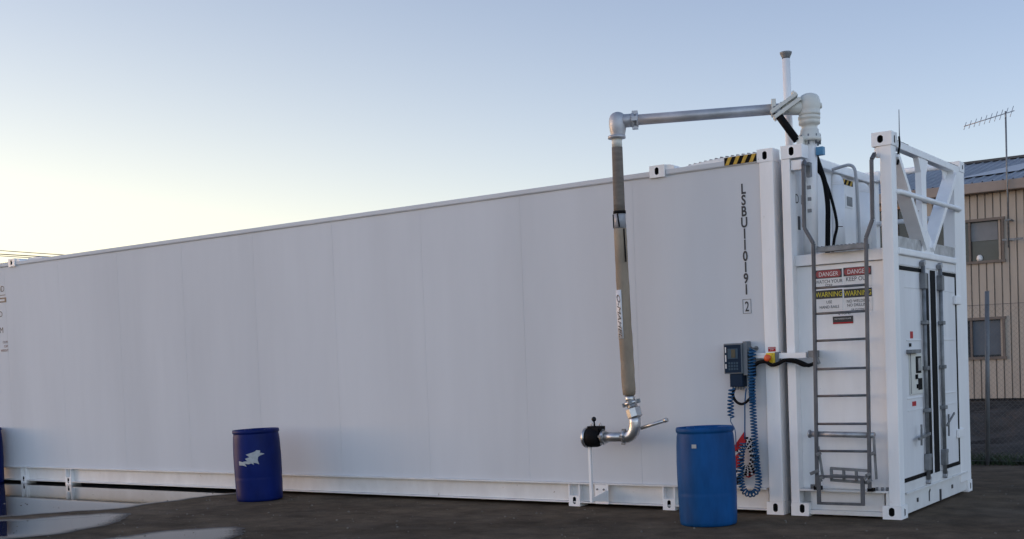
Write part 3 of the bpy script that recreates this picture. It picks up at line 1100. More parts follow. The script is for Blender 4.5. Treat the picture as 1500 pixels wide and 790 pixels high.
# elbow: from vertical up into the boom direction
mb = MB()
arc = [Vector((.224, ry, 3.48)), Vector((.225, ry, 3.53))]
for k in range(9):
    a = math.pi / 2 * k / 8
    arc.append(Vector((.226, ry, 3.545)) + da * (.085 * (1 - math.cos(a))) + Vector((0, 0, .045 * math.sin(a))))
mb.lathe([(.084, -.075), (.092, -.07), (.092, -.05), (.088, -.045), (.093, -.02), (.096, .02), (.094, .05), (.085, .08), (.066, .103), (.038, .116), (.003, .120)], (.226, ry, 3.56), n=32)
mb.tube([e0 + da * .0, e0 + da * .25], [.072, .058], 24)
mb.lathe([(.022, 0), (.026, .01), (.026, .02), (.018, .028)], tuple(e0 - da * .08 + Vector((0, 0, .0))), tuple(-da), n=14)
mb.build("swivel_elbow", OFFW, arm)
# boom
P_L = e0 + da * 1.66
mb = MB().tube([e0 + da * .25, P_L], .0475, 24)
mb.build("boom_pipe", ALU, arm)
# balance bracket: two tilted plates and the black spring cylinder
side = da.cross(Vector((0, 0, 1))).normalized()
if side.y > 0:
    side = -side
tl = (-da * math.cos(math.radians(33)) + Vector((0, 0, math.sin(math.radians(33))))).normalized()
nn = side.cross(tl)
bc = e0 + da * .205 + Vector((0, 0, .01))
mb = MB()
mb.obox(bc + side * .02 + nn * .026, (tl, side, nn), .135, .075, .017)
mb.obox(bc + side * .02 - nn * .026, (tl, side, nn), .135, .075, .017)
mb.obox(bc + da * .10 + Vector((0, 0, -.0)), (da, side, (0, 0, 1)), .02, .066, .07)
mb.obox(bc - nn * .0 + side * (-.02), (tl, side, nn), .12, .03, .012)
mb.obox(bc + tl * .12 + nn * .05, (tl, side, nn), .012, .06, .02)
mb.build("balance_bracket", OFFW, arm, .004)
mb = MB().obox(bc + da * .075 + side * .08 - Vector((0, 0, .03)), (da, side, (0, 0, 1)), .03, .012, .03)
mb.build("bracket_clamp", GALVD, arm, .003)
sa = Vector((-.010, .13, 3.525))
sb = Vector((.148, .19, 3.265))
mb = MB().tube([sa, sb], .033, 12)
mb.build("spring_cylinder", BLACK, arm)
mb = MB()
mb.obox(sb + Vector((.03, .03, -.01)), ((1, 0, 0), (0, 1, 0), (0, 0, 1)), .03, .05, .04)
mb.build("spring_lug", OFFW, arm, .004)
# collar and outer elbow
mb = MB()
cl = e0 + da * 1.525
mb.lathe([(.048, -.03), (.064, -.028), (.064, -.012), (.05, -.01), (.05, .01), (.066, .012), (.066, .03), (.048, .032)], tuple(cl), tuple(da), n=24)
for s_ in (1, -1):
    mb.obox(cl + Vector((0, 0, s_ * .066)), (da, side, (0, 0, 1)), .026, .02, .016)
    mb.obox(cl + side * s_ * .066, (da, side, (0, 0, 1)), .026, .016, .018)
mb.build("pipe_coupling", ALU, arm)
hz = Vector((-1.322, -.395, 3.46))
ecen = P_L
mb = MB()
arc = []
for k in range(11):
    a = math.pi / 2 * k / 10
    arc.append(P_L - da * .05 + da * (.085 * math.sin(a)) + Vector((0, 0, -.085 * (1 - math.cos(a)))))
top = arc[-1]
mb.tube([P_L - da * .13, P_L + da * .0], .060, 22)
mb.lathe([(.060, -.150), (.064, -.12), (.073, -.08), (.078, -.04), (.078, .0), (.074, .03), (.063, .056), (.045, .073), (.022, .082), (.002, .084)], (top.x - da.x * .012, top.y - da.y * .012, P_L.z), n=28)
mb.lathe([(.060, -.072), (.080, -.068), (.080, -.045), (.066, -.040)], (top.x, top.y, top.z), n=26)
mb.build("boom_elbow", ALU, arm)
# hose
ht = Vector((top.x, top.y, top.z - .06))
hb = Vector((-1.338, -.30, 1.075))
tape_z = 2.745
def on_hose(z):
    t = (ht.z - z) / (ht.z - hb.z)
    p = ht.lerp(hb, t)
    return Vector((p.x - .012 * math.sin(t * math.pi), p.y, z))
MB().tube([on_hose(ht.z), on_hose(ht.z - .085)], .047, 18).build("hose_ferrule", OFFW, arm)
mb = MB().tube([on_hose(ht.z - .085 - i * (ht.z - .085 - 2.755) / 8) for i in range(9)], [.049 + .004 * (i / 8) for i in range(9)], 18)
mb.build("upper_hose", HOSEG, arm)
mb = MB().tube([on_hose(2.752), on_hose(2.68), on_hose(2.61)], [.0545, .055, .057], 18)
tp = mb.build("tape_wrap", TAPE, arm)
mb = MB()
mb.tube([on_hose(2.765), on_hose(2.74)], .0585, 18)
a = on_hose(2.735)
mb.beam(a + Vector((.012, -.056, 0)), on_hose(2.615) + Vector((.026, -.056, 0)), .006, .022, (0, 1, 0))
mb.beam(a + Vector((-.047, -.034, 0)), on_hose(2.61) + Vector((-.045, -.036, 0)), .006, .014, (0, 1, 0))
mb.beam(on_hose(2.60) + Vector((.056, -.03, 0)), on_hose(2.30) + Vector((.062, -.03, 0)), .008, .012, (0, 1, 0))
mb.build("tie_strap", BLACK, tp)
zs_ = [2.608 - k * (2.608 - 1.09) / 26 for k in range(27)]
rr_ = [.0575 + .0065 * (k / 26) + rnd.uniform(-.0016, .0016) for k in range(27)]
rr_[-1] = .056
mb = MB().tube([on_hose(z) + Vector((rnd.uniform(-.002, .002), 0, 0)) for z in zs_], rr_, 20)
sl = mb.build("hose_sleeve", HOSEB, arm)
# curved label wrapped on the sleeve
mb = MB()
lab = []
for z in (2.05, 1.90, 1.75, 1.608):
    c = on_hose(z)
    r = .0655 if z > 1.9 else .0675
    for a in range(9):
        th = math.radians(-176 + a * 12.5)
        lab.append(c + Vector((math.cos(th) * r, math.sin(th) * r, 0)))
mb.add(lab, [(j * 9 + i, j * 9 + i + 1, (j + 1) * 9 + i + 1, (j + 1) * 9 + i) for j in range(3) for i in range(8)][::1], 0, True)
lbo = mb.build("hose_label", LABELW, sl)
so = lbo.modifiers.new("thick", 'SOLIDIFY')
so.thickness = .001
so.offset = 1
dn = (on_hose(1.62) - on_hose(2.04)).normalized()
fwd = Vector((-.30, -.954, 0)).normalized()
rt = dn
upv = Vector((.954, -.30, 0))
pp = on_hose(2.02) + fwd * .070 + upv * (-.014)
text("lettering", "O-MAHEL", .062, DECAL, tuple(pp), tuple(rt), tuple(upv), lbo, 'LEFT', xs=1.5, shear=.35, spacing=1.0)
# stainless end fittings
mb = MB()
mb.tube([Vector((-1.338, -.30, 1.09)), Vector((-1.322, -.30, 1.02))], .045, 18)
ax = Vector((.065, 0, -.21)).normalized()
mb.lathe([(.045, 0), (.066, .005), (.068, .028), (.05, .034), (.05, .055)], (-1.325, -.30, 1.032), tuple(ax), n=20)
mb.build("hose_tail", STAIN, arm)
mb = MB()
for k in range(4):
    a = k * math.pi / 2 + .4
    X = ax.orthogonal().normalized(); Y2 = ax.cross(X)
    c = Vector((-1.32, -.30, 1.015)) + (X * math.cos(a) + Y2 * math.sin(a)) * .07
    mb.obox(c, (X, Y2, ax), .014, .014, .018)
mb.build_each("cam_ear", GALVD, arm)
mb = MB()
mb.lathe([(.05, 0), (.07, .008), (.072, .085), (.062, .095)], (-1.307, -.30, .972), tuple(ax), n=8, smooth=False)
mb.build("hex_union", STAIN, arm)
mb = MB()
arc = []
cen = Vector((-1.374, -.30, .826))
for k in range(13):
    t = k / 12
    a = math.radians(15 - 100 * t)
    arc.append(cen + Vector((.086 * math.cos(a), 0, .120 * math.sin(a))))
arc = [Vector((-1.288, -.30, .90))] + arc[1:] + [Vector((-1.40, -.30, .7065))]
mb.tube(arc, .054, 20)
mb.build("lower_elbow", STAIN, arm)
mb = MB()
mb.tube([(-1.385, -.30, .707), (-1.66, -.30, .700)], .046, 20)
mb.lathe([(.046, 0), (.062, .004), (.064, .026), (.048, .03)], (-1.415, -.30, .707), (1, 0, 0), n=20)
mb.lathe([(.046, 0), (.064, .004), (.066, .03), (.05, .036)], (-1.645, -.30, .701), (1, 0, 0), n=20)
mb.build("end_pipe", STAIN, arm)
mb = MB()
for xx in (-1.402, -1.628):
    for k in range(5):
        a = 2 * math.pi * k / 5 + .5
        mb.obox((xx, -.30 + .066 * math.cos(a), .703 + .066 * math.sin(a)), ((1, 0, 0), (0, 1, 0), (0, 0, 1)), .016, .011, .011)
mb.build_each("clamp_bolt", GALVD, arm)
mb = MB()
mb.tube([(-1.225, -.30, .785), (-.985, -.30, .852)], .0165, 12)
mb.tube([(-.985, -.30, .852), (-.955, -.30, .860)], .021, 12)
mb.build("lever_handle", STAIN, arm)
mb = MB()
mb.lathe([(.07, 0), (.088, .01), (.092, .06), (.088, .12), (.074, .145), (.06, .15)], (-1.805, -.30, .698), (1, 0, 0), n=26)
mb.obox((-1.705, -.30, .785), ((1, 0, 0), (0, 1, 0), (0, 0, 1)), .075, .04, .02)
mb.obox((-1.69, -.30, .72), ((1, 0, 0), (0, 1, 0), (0, 0, 1)), .035, .05, .065)
cp = mb.build("dry_coupling", BLACK, arm)
mb = MB().lathe([(.085, -.004), (.097, 0), (.098, .018), (.09, .024)], (-1.818, -.30, .697), (1, 0, 0), n=28)
mb.build("coupling_ring", STAIN, cp)
mb = MB().tube([(-1.718, -.30, .80), (-1.726, -.30, .85)], .008, 8)
mb.lathe([(.004, 0), (.018, .008), (.024, .024), (.018, .04), (.004, .048)], (-1.726, -.30, .845), n=16)
mb.build("coupling_knob", BLACKG, cp)
mb = MB()
for xx in (-1.755, -1.665):
    mb.tube([(xx, -.30, .78), (xx - .004, -.30, .825), (xx + .012, -.30, .835), (xx + .028, -.30, .80)], .0045, 8)
mb.build_each("wire_clip", STAIN, cp)

# ------------------------------------------------------------------ black feed cables down into the module
k1 = MB().tube(smooth_path([(.225, .40, 3.20), (.258, .36, 3.117), (.296, .35, 3.005), (.330, .35, 2.881), (.348, .35, 2.701), (.344, .35, 2.523), (.334, .35, 2.28)], 8), .022, 12)
tag(k1.build("feed_cable", BLACK), "thick black cable sagging from the riser pipe to the grated deck", "cable", "black feed cables behind the ladder")
k2 = MB().tube(smooth_path([(.245, .38, 3.04), (.262, .37, 3.01), (.315, .37, 2.93), (.357, .37, 2.819), (.402, .37, 2.636), (.417, .37, 2.504), (.391, .37, 2.399), (.369, .37, 2.26)], 8), .013, 10)
k2.beam((.417, .37, 2.504), (.47, .37, 2.50), .006, .006)
tag(k2.build("feed_cable", BLACK), "thinner black cable kinked outwards beside the thick one above the deck", "cable", "black feed cables behind the ladder")

# ------------------------------------------------------------------ control box, emergency stop, coiled leads
cb = thing("control_box", "grey control box with navy front panel and small display, beside the yellow stop button", "control box", (-.41, .01, 1.25))
BY = -.10
bx = MB().box(-.478, -.305, BY, .012, 1.252, 1.522)
hs = bx.build("housing", BOXG, cb, .006)
MB().box(-.3048, -.262, BY + .02, .012, 1.235, 1.535).build("side_case", BOXG, cb, .005)
pn = MB().box(-.470, -.313, BY - .004, BY - .0005, 1.262, 1.508).build("front_panel", BOXN, hs, .002)
MB().box(-.437, -.340, BY - .007, BY - .0045, 1.385, 1.475).build("bezel", BOXM, pn, .002)
MB().box(-.402, -.362, BY - .0095, BY - .0075, 1.395, 1.468).build("display", mat("dark_screen", (.03, .04, .035), .15), pn)
mb = MB()
for r in range(3):
    for c in range(4):
        mb.box(-.432 + c * .025, -.416 + c * .025, BY - .007, BY - .0045, 1.285 + r * .026, 1.303 + r * .026)
mb.build_each("keypad", BOXM, pn)
mb = MB()
for z0, z1 in ((1.30, 1.34), (1.36, 1.42), (1.44, 1.49)):
    mb.box(-.462, -.452, BY - .0065, BY - .0045, z0, z1)
mb.build_each("status_strip", SIGNW, pn)
MB().box(-.432, -.312, BY + .012, .012, 1.135, 1.2515).build("terminal_cover", BOXN, cb, .004)
mb = MB()
for k in range(5):
    x = -.42 + k * .025
    mb.cyl((x, BY + .05, 1.1345), (x, BY + .05, 1.11), .009, 8)
mb.build_each("cable_gland", BOXG, cb)

es = thing("emergency_stop", "yellow emergency stop box with round red button beside the control box", "stop button", (-.07, -.03, 1.38))
MB().box(-.095, -.012, -.072, -.0035, 1.335, 1.425).build("switch_body", YEL, es, .008)
MB().box(-.0115, .02, -.065, -.0035, 1.33, 1.43).build("switch_base", BOXG, es, .004)
mb = MB().lathe([(.041, 0), (.041, .012), (.032, .014)], (-.06, -.0723, 1.381), (0, -1, 0), n=24)
mb.build("button_collar", YEL, es)
mb = MB().lathe([(.018, .0), (.018, .02), (.03, .022), (.031, .034), (.026, .042), (.01, .046)], (-.06, -.0845, 1.381), (0, -1, 0), n=24)
mb.build("push_button", REDB, es)

tr = MB()
tr.box(-.225, -.096, -.05, -.0035, 1.378, 1.425)
tag(tr.build("cable_trunking", WHITE, None, .004), "short white trunking left of the yellow stop button, beside the blue coiled lead", "trunking")
tr = MB()
tr.box(.0205, .0725, -.05, -.0035, 1.372, 1.420)
tr.box(.0725, .262, -.0502, -.0085, 1.370, 1.418)
tag(tr.build("cable_trunking", WHITE, None), "white trunking right of the stop button, bridging the gap between container and ladder module", "trunking")
cbk = MB().tube(smooth_path([(-.207, -.06, 1.23), (-.199, -.075, 1.311), (-.153, -.08, 1.345), (-.089, -.085, 1.348), (-.034, -.085, 1.318), (.023, -.085, 1.328), (.086, -.085, 1.355), (.179, -.085, 1.352), (.257, -.08, 1.32), (.290, -.06, 1.305), (.30, .06, 1.32)], 6), .0165, 10)
cbk.tube(smooth_path([(.10, -.06, 1.350), (.179, -.065, 1.335), (.25, -.06, 1.305), (.28, .06, 1.31)], 6), .014, 8)
tag(cbk.build("power_cable", BLACK), "black cable sagging under the white trunking below the yellow stop button", "cable")
lp = MB().tube(smooth_path([(-.401, -.06, 1.12), (-.410, -.08, 1.069), (-.379, -.09, 1.008), (-.321, -.09, 0.983), (-.262, -.08, 1.019), (-.228, -.065, 1.084), (-.218, -.06, 1.20)], 8), .0125, 10)
tag(lp.build("looped_cable", BLACK), "black cable hanging in a loop right under the grey control box", "cable")
big = MB().tube(helix([(-.231, -.075, 1.40), (-.211, -.075, 1.461), (-.212, -.085, 1.354), (-.219, -.09, 1.174), (-.219, -.095, .994), (-.213, -.10, .814), (-.206, -.10, .634), (-.193, -.10, .424), (-.183, -.10, .304), (-.208, -.10, .218), (-.26, -.10, .188), (-.318, -.10, .208), (-.347, -.10, .281), (-.35, -.10, .391), (-.338, -.10, .542), (-.315, -.10, .64)], .026, .027, 10), .0068, 6)
tag(big.build("coiled_lead", COIL), "long blue coiled lead hanging in a deep loop below the control box", "coiled lead", "blue coiled leads")
hk = MB().tube([(-.214, .01, 1.47), (-.214, -.085, 1.474), (-.214, -.12, 1.49)], .006, 8)
hk.cyl((-.214, .013, 1.47), (-.214, .004, 1.47), .02, 12)
tag(hk.build("wall_hook", GALVD), "small steel wall hook holding the top of the long blue coiled lead", "hook")
up2 = MB().tube(helix([(-.228, -.06, 1.42), (-.236, -.06, 1.32), (-.244, -.06, 1.2), (-.24, -.06, 1.06), (-.232, -.06, .99)], .022, .026, 10), .0065, 6)
tag(up2.build("coiled_lead", COIL), "upper blue coiled lead bunched close beside the control box's right side", "coiled lead", "blue coiled leads")
sm = MB().tube(helix([(-.414, -.09, 1.126), (-.423, -.09, 1.057), (-.433, -.09, .96), (-.430, -.09, .863)], .025, .031, 10), .0068, 6)
sm.tube(smooth_path([(-.430, -.09, .863), (-.436, -.09, .83), (-.419, -.09, .80), (-.395, -.09, .742), (-.39, -.09, .6)], 5), .0045, 6)
tag(sm.build("coiled_lead", COIL), "short blue coiled lead dropping from control box's left corner behind the drum", "coiled lead", "blue coiled leads")
st = MB().tube(smooth_path([(-.289, -.065, 1.12), (-.294, -.09, .99), (-.299, -.09, .86), (-.306, -.09, .67)], 6), .0065, 8)
tag(st.build("straight_lead", COIL), "thin straight blue lead from control box down to the striped cable coil", "cable")

# earthing clamp and striped coil hanging next to the drum
ec = thing("earthing_reel", "black and white striped cable coil with red clamp behind the blue drum", "cable reel", (-.32, -.03, .5))
mb = MB()
for i, (rx_, rz_) in enumerate(((.098, .165), (.080, .14), (.062, .115), (.044, .09))):
    pts = [(-.300 + rx_ * math.cos(a), -.055 - .010 * i, .515 + rz_ * math.sin(a)) for a in [2 * math.pi * k / 40 for k in range(41)]]
    mb.tube(pts, .0095, 8, caps=False)
mb.build("cable_coil", BLACK, ec)
mb = MB()
for i, (rx_, rz_) in enumerate(((.098, .165), (.080, .14), (.062, .115), (.044, .09))):
    for k in range(15):
        a0 = 2 * math.pi * (k + .2 * i) / 15
        pts = [(-.300 + rx_ * math.cos(a0 + d), -.055 - .010 * i, .515 + rz_ * math.sin(a0 + d)) for d in (0, .09, .17)]
        mb.tube(pts, .0102, 8)
mb.build("coil_stripe", SIGNW, ec)
mb = MB()
mb.prism([(-.425, .600), (-.312, .745), (-.305, .64), (-.34, .60), (-.42, .555)], 1, -.078, -.055)
mb.prism([(-.425, .40), (-.42, .515), (-.335, .565), (-.335, .45)], 1, -.078, -.055)
mb.prism([(-.330, .335), (-.262, .405), (-.240, .36), (-.30, .325)], 1, -.05, -.03)
mb.build_each("clamp_handle", RED, ec, .004)
mb = MB()
mb.prism([(-.43, .520), (-.335, .598), (-.335, .570), (-.425, .518)], 1, -.076, -.052)
mb.prism([(-.43, .345), (-.34, .43), (-.335, .40), (-.42, .32)], 1, -.068, -.052)
mb.build_each("clamp_band", SIGNW, ec, .003)
MB().box(-.43, -.385, -.05, -.018, .26, .39).build("clamp_jaw", BLACK, ec, .004)


# ------------------------------------------------------------------ plastic drums
def drum_mesh(R, Hh, mm, name):
    pr = [(R * .90, 0), (R * .955, .006), (R * .975, .03), (R * .985, .08), (R * 1.0, Hh * .30), (R * 1.004, Hh * .318), (R * .997, Hh * .33), (R * 1.004, Hh * .345), (R * 1.01, Hh * .5),
          (R * 1.01, Hh * .66), (R * 1.005, Hh * .68), (R * .995, Hh * .80), (R * .975, Hh * .90), (R * .955, Hh * .935), (R * .95, Hh * .945), (R * .985, Hh * .953), (R * .995, Hh * .968), (R * .99, Hh * .99), (R * .97, Hh), (R * .93, Hh), (R * .915, Hh * .985), (R * .90, Hh * .972), (.02, Hh * .970)]
    return MB().lathe(pr, n=56)


d1 = thing("plastic_drum", "dark navy plastic drum with torn white label, leaning near the container's middle", "drum", (-6.005, -.55, 0), "blue plastic drums beside the container")
b = drum_mesh(.262, .80, NAVY, "drum").build("drum_body", NAVY, d1, origin=(0, 0, 0))
def bungs(R, Hh, m, parent):
    mb = MB()
    for s_ in (-1, 1):
        mb.lathe([(.04, 0), (.04, .018), (.032, .022)], (s_ * R * .6, .03, Hh * .971), n=18)
    return mb.build("bung", m, parent, origin=(0, 0, 0))
bungs(.262, .80, NAVY, d1)
# torn label wrapped on the drum (drum-local coordinates, facing the viewer)
def wrap(poly, R, th0, z0, name, m, parent, lift=.0035):
    """poly: (u along the surface, z); densified in u so that it follows the curve"""
    import bmesh
    bm = bmesh.new()
    vs = [bm.verts.new((u, 0, z)) for u, z in poly]
    bm.faces.new(vs)
    for k in range(-20, 21):
        u = k * .02
        bmesh.ops.bisect_plane(bm, geom=bm.verts[:] + bm.edges[:] + bm.faces[:], plane_co=(u, 0, 0), plane_no=(1, 0, 0))
    for v in bm.verts:
        th = th0 + v.co.x / R
        r = R + lift
        v.co = Vector((r * math.cos(th), r * math.sin(th), z0 + v.co.z))
    me = bpy.data.meshes.new(name)
    bm.to_mesh(me)
    bm.free()
    me.materials.append(m)
    o = bpy.data.objects.new(name, me)
    COL.objects.link(o)
    o.parent = parent
    so = o.modifiers.new("thick", 'SOLIDIFY')
    so.thickness = .0008
    so.offset = 1
    return o
torn = [(-.155, -.070), (-.10, -.072), (-.055, -.085), (-.075, -.052), (-.03, -.060), (.0, -.052), (.03, -.068), (.022, -.045), (.055, -.052), (.085, -.066), (.072, -.02), (.078, .015), (.10, .03), (.15, .045), (.115, .058), (.10, .060), (.105, .085), (.065, .092), (.05, .078), (.0, .062), (-.055, .048), (-.03, .03), (-.015, .018), (-.07, .002), (-.055, -.012), (-.04, -.026), (-.085, -.028), (-.10, -.035), (-.155, -.022)]
wrap(torn, .2655, math.radians(-62 + 4), .485, "torn_label", mat("torn_label_paper", (.42, .44, .45), .7, var=.15, scale=(30, 30, 30)), d1)
d1.rotation_euler = (math.radians(0.5), math.radians(-.9), 0)

d2 = d1.copy()
COL.objects.link(d2)
d2.name = "plastic_drum"
ROOT[d2.name] = (-.375, -.74, 0)
d2.location = (-.377, -.72, 0)
d2.rotation_euler = (0, math.radians(-.6), 0)
tag(d2, "mid-blue plastic drum with a tiny grey sticker, in front of the control box's hanging leads", "drum", "blue plastic drums beside the container")
for ch in [c for c in d1.children if not c.name.startswith("torn")]:
    c2 = ch.copy()
    c2.data = ch.data.copy()
    c2.data.materials[0] = BLUE
    COL.objects.link(c2)
    c2.parent = d2
    c2.scale = (.935, .935, 1.03)
wrap([(-.02, -.016), (.02, -.016), (.02, .016), (-.02, .016)], .246, math.radians(-86), .675, "sticker", mat("grey_sticker", (.40, .41, .40), .6), d2, .004)

d3 = d1.copy()
COL.objects.link(d3)
d3.location = (-11.96, -.28, 0)
d3.rotation_euler = (0, 0, 0)
tag(d3, "dark drum cut off by the picture's left edge beside the puddle", "drum", "blue plastic drums beside the container")
for ch in [c for c in d1.children if not c.name.startswith("torn")]:
    c2 = ch.copy()
    COL.objects.link(c2)
    c2.parent = d3

# ------------------------------------------------------------------ clad building beyond the fence
BY0 = 22.66
bd = thing("clad_building", "two-storey building clad in beige ribbed sheet with grey pitched roof", "building", (-4, 26, 0))
wins = [(-4.95, -3.19, 3.64, 4.66), (-4.95, -3.215, 1.145, 2.106), (-7.6, -5.45, 3.9, 5.2), (-1.2, 1.2, 3.64, 4.66), (-9.9, -8.0, 3.64, 4.66), (-1.2, 1.2, 1.145, 2.1)]
# ribbed wall: trapezoid profile, cut round the windows
mb = MB()
pitch = .19
x = -16.0
bands = sorted({.06, 5.37} | {w[2] for w in wins} | {w[3] for w in wins})
while x < 9:
    segs = [(x, x + .05, 0, 0), (x + .05, x + .058, 0, .05), (x + .058, x + .078, .05, .05), (x + .078, x + .086, .05, 0), (x + .086, x + pitch, 0, 0)]
    for z0, z1 in zip(bands, bands[1:]):
        zm, xm = (z0 + z1) / 2, x + pitch / 2
        if any(w[0] < xm < w[1] and w[2] < zm < w[3] for w in wins):
            continue
        for a, b, ya, yb in segs:
            mb.add([(a, BY0 + ya, z0), (b, BY0 + yb, z0), (b, BY0 + yb, z1), (a, BY0 + ya, z1)], [(0, 1, 2, 3)])
    x += pitch
mb.build("wall", CLAD, bd)
MB().box(-16, 9, BY0 + .3, BY0 + 12, .0, 5.4).build("inner_core", mat("dark_interior", (.03, .03, .03), .9), bd)
mb = MB().box(-16.3, 9.3, BY0 - .30, BY0 - .02, 5.37, 5.63)
mb.build("gutter", FASC, bd, .02)
MB().box(-16.3, 9.3, BY0 - .0195, BY0 + .28, 5.40, 5.45).build("soffit", FASC, bd)
mb = MB()
x = -16.3
while x < 9.3:
    x2 = min(x + .25, 9.3)
    for a, b, da_, db_ in ((x, x + .2, 0, 0), (x + .2, x + .225, 0, .035), (x + .225, x + .25, .035, 0)):
        mb.add([(a, BY0 - .25, 5.635 + da_), (b, BY0 - .25, 5.635 + db_), (b, 28, 6.95 + db_), (a, 28, 6.95 + da_)], [(0, 1, 2, 3)])
    x += .25
mb.add([(-16.3, 28, 6.95), (9.3, 28, 6.95), (9.3, 33.5, 5.635), (-16.3, 33.5, 5.635)], [(0, 1, 2, 3)])
rf = mb.build("roof", ROOFM, bd)
MB().add([(-4.55, 23.6, 5.955), (-3.0, 23.9, 6.03), (-2.6, 26.4, 6.62), (-3.4, 25.6, 6.43)], [(0, 1, 2, 3)]).build("roof_patch", ROOFL, rf)  # paler diagonal patch laid just above the roof ribs
mb = MB().beam((-16.3, 28, 6.98), (9.3, 28, 6.98), .30, .07)
mb.build("ridge_cap", mat("dark_ridge", (.06, .065, .07), .6), rf)
MB().box(-16.05, 9.05, BY0 - .02, BY0 + .02, -.01, .0595).build("footing", HOLE, bd)
for i, (x0, x1, z0, z1) in enumerate(wins):
    fm = PINE if i == 2 else WOODF
    w = MB()
    t = .07
    w.box(x0 - .09, x1 + .09, BY0 - .05, BY0 + .06, z0 - t, z0)
    w.box(x0 - .09, x1 + .09, BY0 - .06, BY0 + .06, z1, z1 + t)
    w.box(x0 - .05, x0, BY0 - .05, BY0 + .06, z0, z1)
    w.box(x1, x1 + .06, BY0 - .05, BY0 + .06, z0, z1)
    mid = x0 + (x1 - x0) * (.55 if i < 2 else .5)
    w.box(mid - .025, mid + .025, BY0 - .03, BY0 + .06, z0 + .0005, z1 - .0005)
    if i == 2:
        for xx in (x0 + .5, x1 - .45):
            w.box(xx - .05, xx + .05, BY0 - .03, BY0 + .06, z0 + .0005, z1 - .0005)
    wo = w.build("window", fm, bd)
    MB().box(x0 + .001, x1 - .001, BY0 + .065, BY0 + .08, z0 + .001, z1 - .001).build("pane", GLASS, wo)
    if i == 0:
        MB().box(mid + .03, x1 - .1, BY0 + .035, BY0 + .05, z0 + .52, z1 - .03).build("blind", BLIND, wo)
        c = MB()
        c.lathe([(.06, 0), (.08, .05), (.07, .12), (.03, .16)], (-3.75, BY0 + .02, z0 + .001), n=14)
        c.build("ornament", SIGNW, wo)
    if i == 1:
        MB().box(mid + .03, x1 - .04, BY0 + .035, BY0 + .05, z0 + .05, z1 - .03).build("blind", mat("blue_grey_blind", (.085, .105, .13), .5, var=.15), wo)

# TV aerial on the wall
ta = thing("tv_aerial", "thin grey television aerial on a pole fixed to the beige building", "aerial", (-2.95, 22.3, 4.9))
MB().tube([(-2.951, 22.3, 3.9), (-2.948, 22.3, 7.33)], .022, 8).build("pole", GALVD, ta)
mb = MB().tube([(-3.968, 22.3, 7.10), (-2.736, 22.3, 7.315)], .012, 6)
for k in range(10):
    t = k / 9
    p = Vector((-3.94, 22.3, 7.105)).lerp(Vector((-2.80, 22.3, 7.304)), t)
    hl = .10 + .12 * t
    mb.tube([p + Vector((-.02, -.5 * hl, -.06 - hl * .4)), p + Vector((.02, .5 * hl, .06 + hl * .4))], .008, 6)
mb.build("boom", GALV, ta)
mb = MB()
mb.box(-3.02, -2.88, 22.28, 22.60, 4.58, 4.62)
mb.box(-3.1, -2.6, 22.29, 22.33, 4.08, 4.13)
mb.box(-2.97, -2.93, 22.3, 22.7, 4.09, 4.12)
mb.build("wall_bracket", GALVD, ta)

# ------------------------------------------------------------------ chain-link fence with grass at its foot
fe = thing("chain_link_fence", "chain-link fence with grey steel posts in front of the gravel yard", "fence", (.56, 4.95, 0))
for px in (-5.44, -2.44, .56, 3.56, 6.56):
    MB().tube([(px - .018, 4.95, 0), (px + .018, 4.95, 2.06)], .026, 12).build("post", POSTM, fe)
mb = MB()
FZ0, FZ1, FX0, FX1, sp = .05, 1.9, -5.4, 6.5, .06
k = FX0 - (FZ1 - FZ0)
while k < FX1:
    for sgn in (0, 1):
        a0, a1 = k, k + (FZ1 - FZ0)
        za, zb = (FZ0, FZ1) if sgn == 0 else (FZ1, FZ0)
        xa, xb = a0, a1
        if xa < FX0:
            za = za + (zb - za) * (FX0 - xa) / (xb - xa)
            xa = FX0
        if xb > FX1:
            zb = za + (zb - za) * (FX1 - xa) / (xb - xa)
            xb = FX1
        if xb - xa > .02:
            y = 4.912 + .005 * sgn
            mb.tube([(xa, y, za), (xb, y, zb)], 0.0009, 4, caps=False, smooth=False)
    k += sp
for z in (FZ0, FZ1):
    mb.tube([(FX0, 4.92, z), (FX1, 4.92, z)], .003, 4)
tag(mb.build("mesh", WIREM, fe))

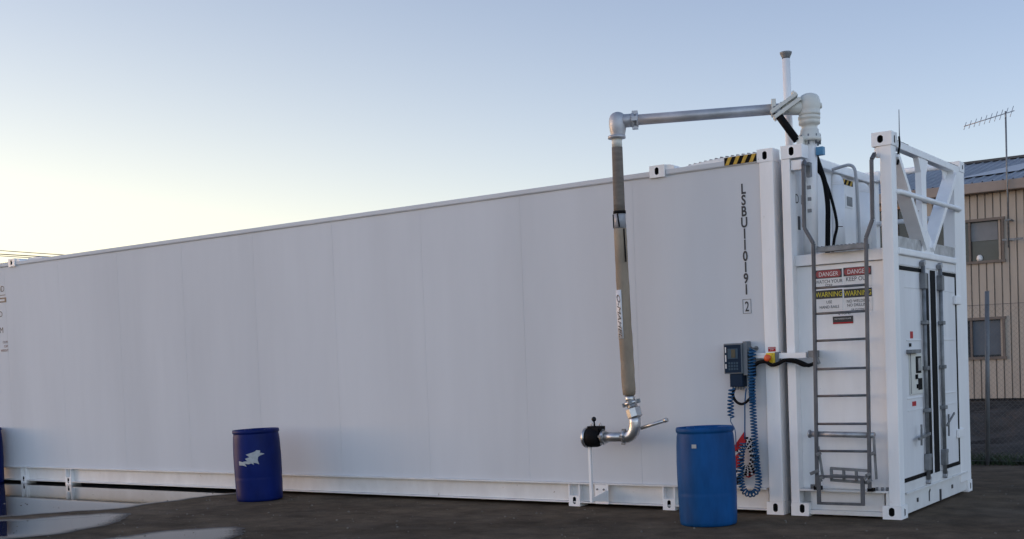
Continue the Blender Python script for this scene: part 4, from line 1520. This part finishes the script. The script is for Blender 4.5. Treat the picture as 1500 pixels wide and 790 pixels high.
gm = MB()
gr = random.Random(5)
for i in range(5200):
    x = gr.uniform(-1.5, 7)
    y = 4.95 + gr.gauss(0, .10) + .1
    if gr.random() < .35:
        y += gr.uniform(0, .35)
    h = gr.uniform(.04, .15)
    a = gr.uniform(0, math.pi)
    lx, ly = gr.gauss(0, .05), gr.gauss(0, .05)
    w = .008
    dx, dy = math.cos(a) * w, math.sin(a) * w
    gm.add([(x - dx, y - dy, 0), (x + dx, y + dy, 0), (x + dx * .5 + lx * .5, y + dy * .5 + ly * .5, h * .65), (x + lx, y + ly, h)], [(0, 1, 2, 3)])
tag(gm.build("grass", GRASS), kind="stuff")

gm = MB()
for i in range(1500):
    x, y = gr.uniform(-9, 5), gr.uniform(-4.5, 3.5)
    if y > -.1 and x < 1.1:
        continue
    r = gr.choice((.003, .004, .005, .006, .009)) * gr.uniform(.8, 1.5)
    h = r * gr.uniform(.5, .9)
    a = gr.uniform(0, 3)
    p = [(x + r * math.cos(a + k * 1.257) * gr.uniform(.7, 1.2), y + r * math.sin(a + k * 1.257) * gr.uniform(.7, 1.2)) for k in range(5)]
    gm.add([(u, v, 0) for u, v in p] + [(x + (u - x) * .6, y + (v - y) * .6, h) for u, v in p], [(5, 6, 7, 8, 9)] + [(k, (k + 1) % 5, 5 + (k + 1) % 5, 5 + k) for k in range(5)])
tag(gm.build("grit", mat("pale_grit", (.22, .20, .17), .9, col2=(.08, .07, .06), scale=(40, 40, 40))), kind="stuff")

# ------------------------------------------------------------------ overhead wires at far left
for i, (za, zb, lab) in enumerate(((9.50, 7.40, "topmost of the thin overhead wires in the pale sky at far left"), (9.27, 7.33, "middle wire of the overhead bundle in the pale sky at far left"), (9.17, 7.22, "lowest of the thin overhead wires in the pale sky at far left"))):
    p0, p1 = Vector((-62.0, 30, za)), Vector((-45.0, 30, zb))
    pts = [p0.lerp(p1, t / 16) - Vector((0, 0, .35 * 4 * (t / 16) * (1 - t / 16) * .1)) for t in range(17)]
    tag(MB().tube(pts, .020 if i != 1 else .026, 6).build("overhead_wire", CABLE), lab, "wire", "overhead wires at far left")
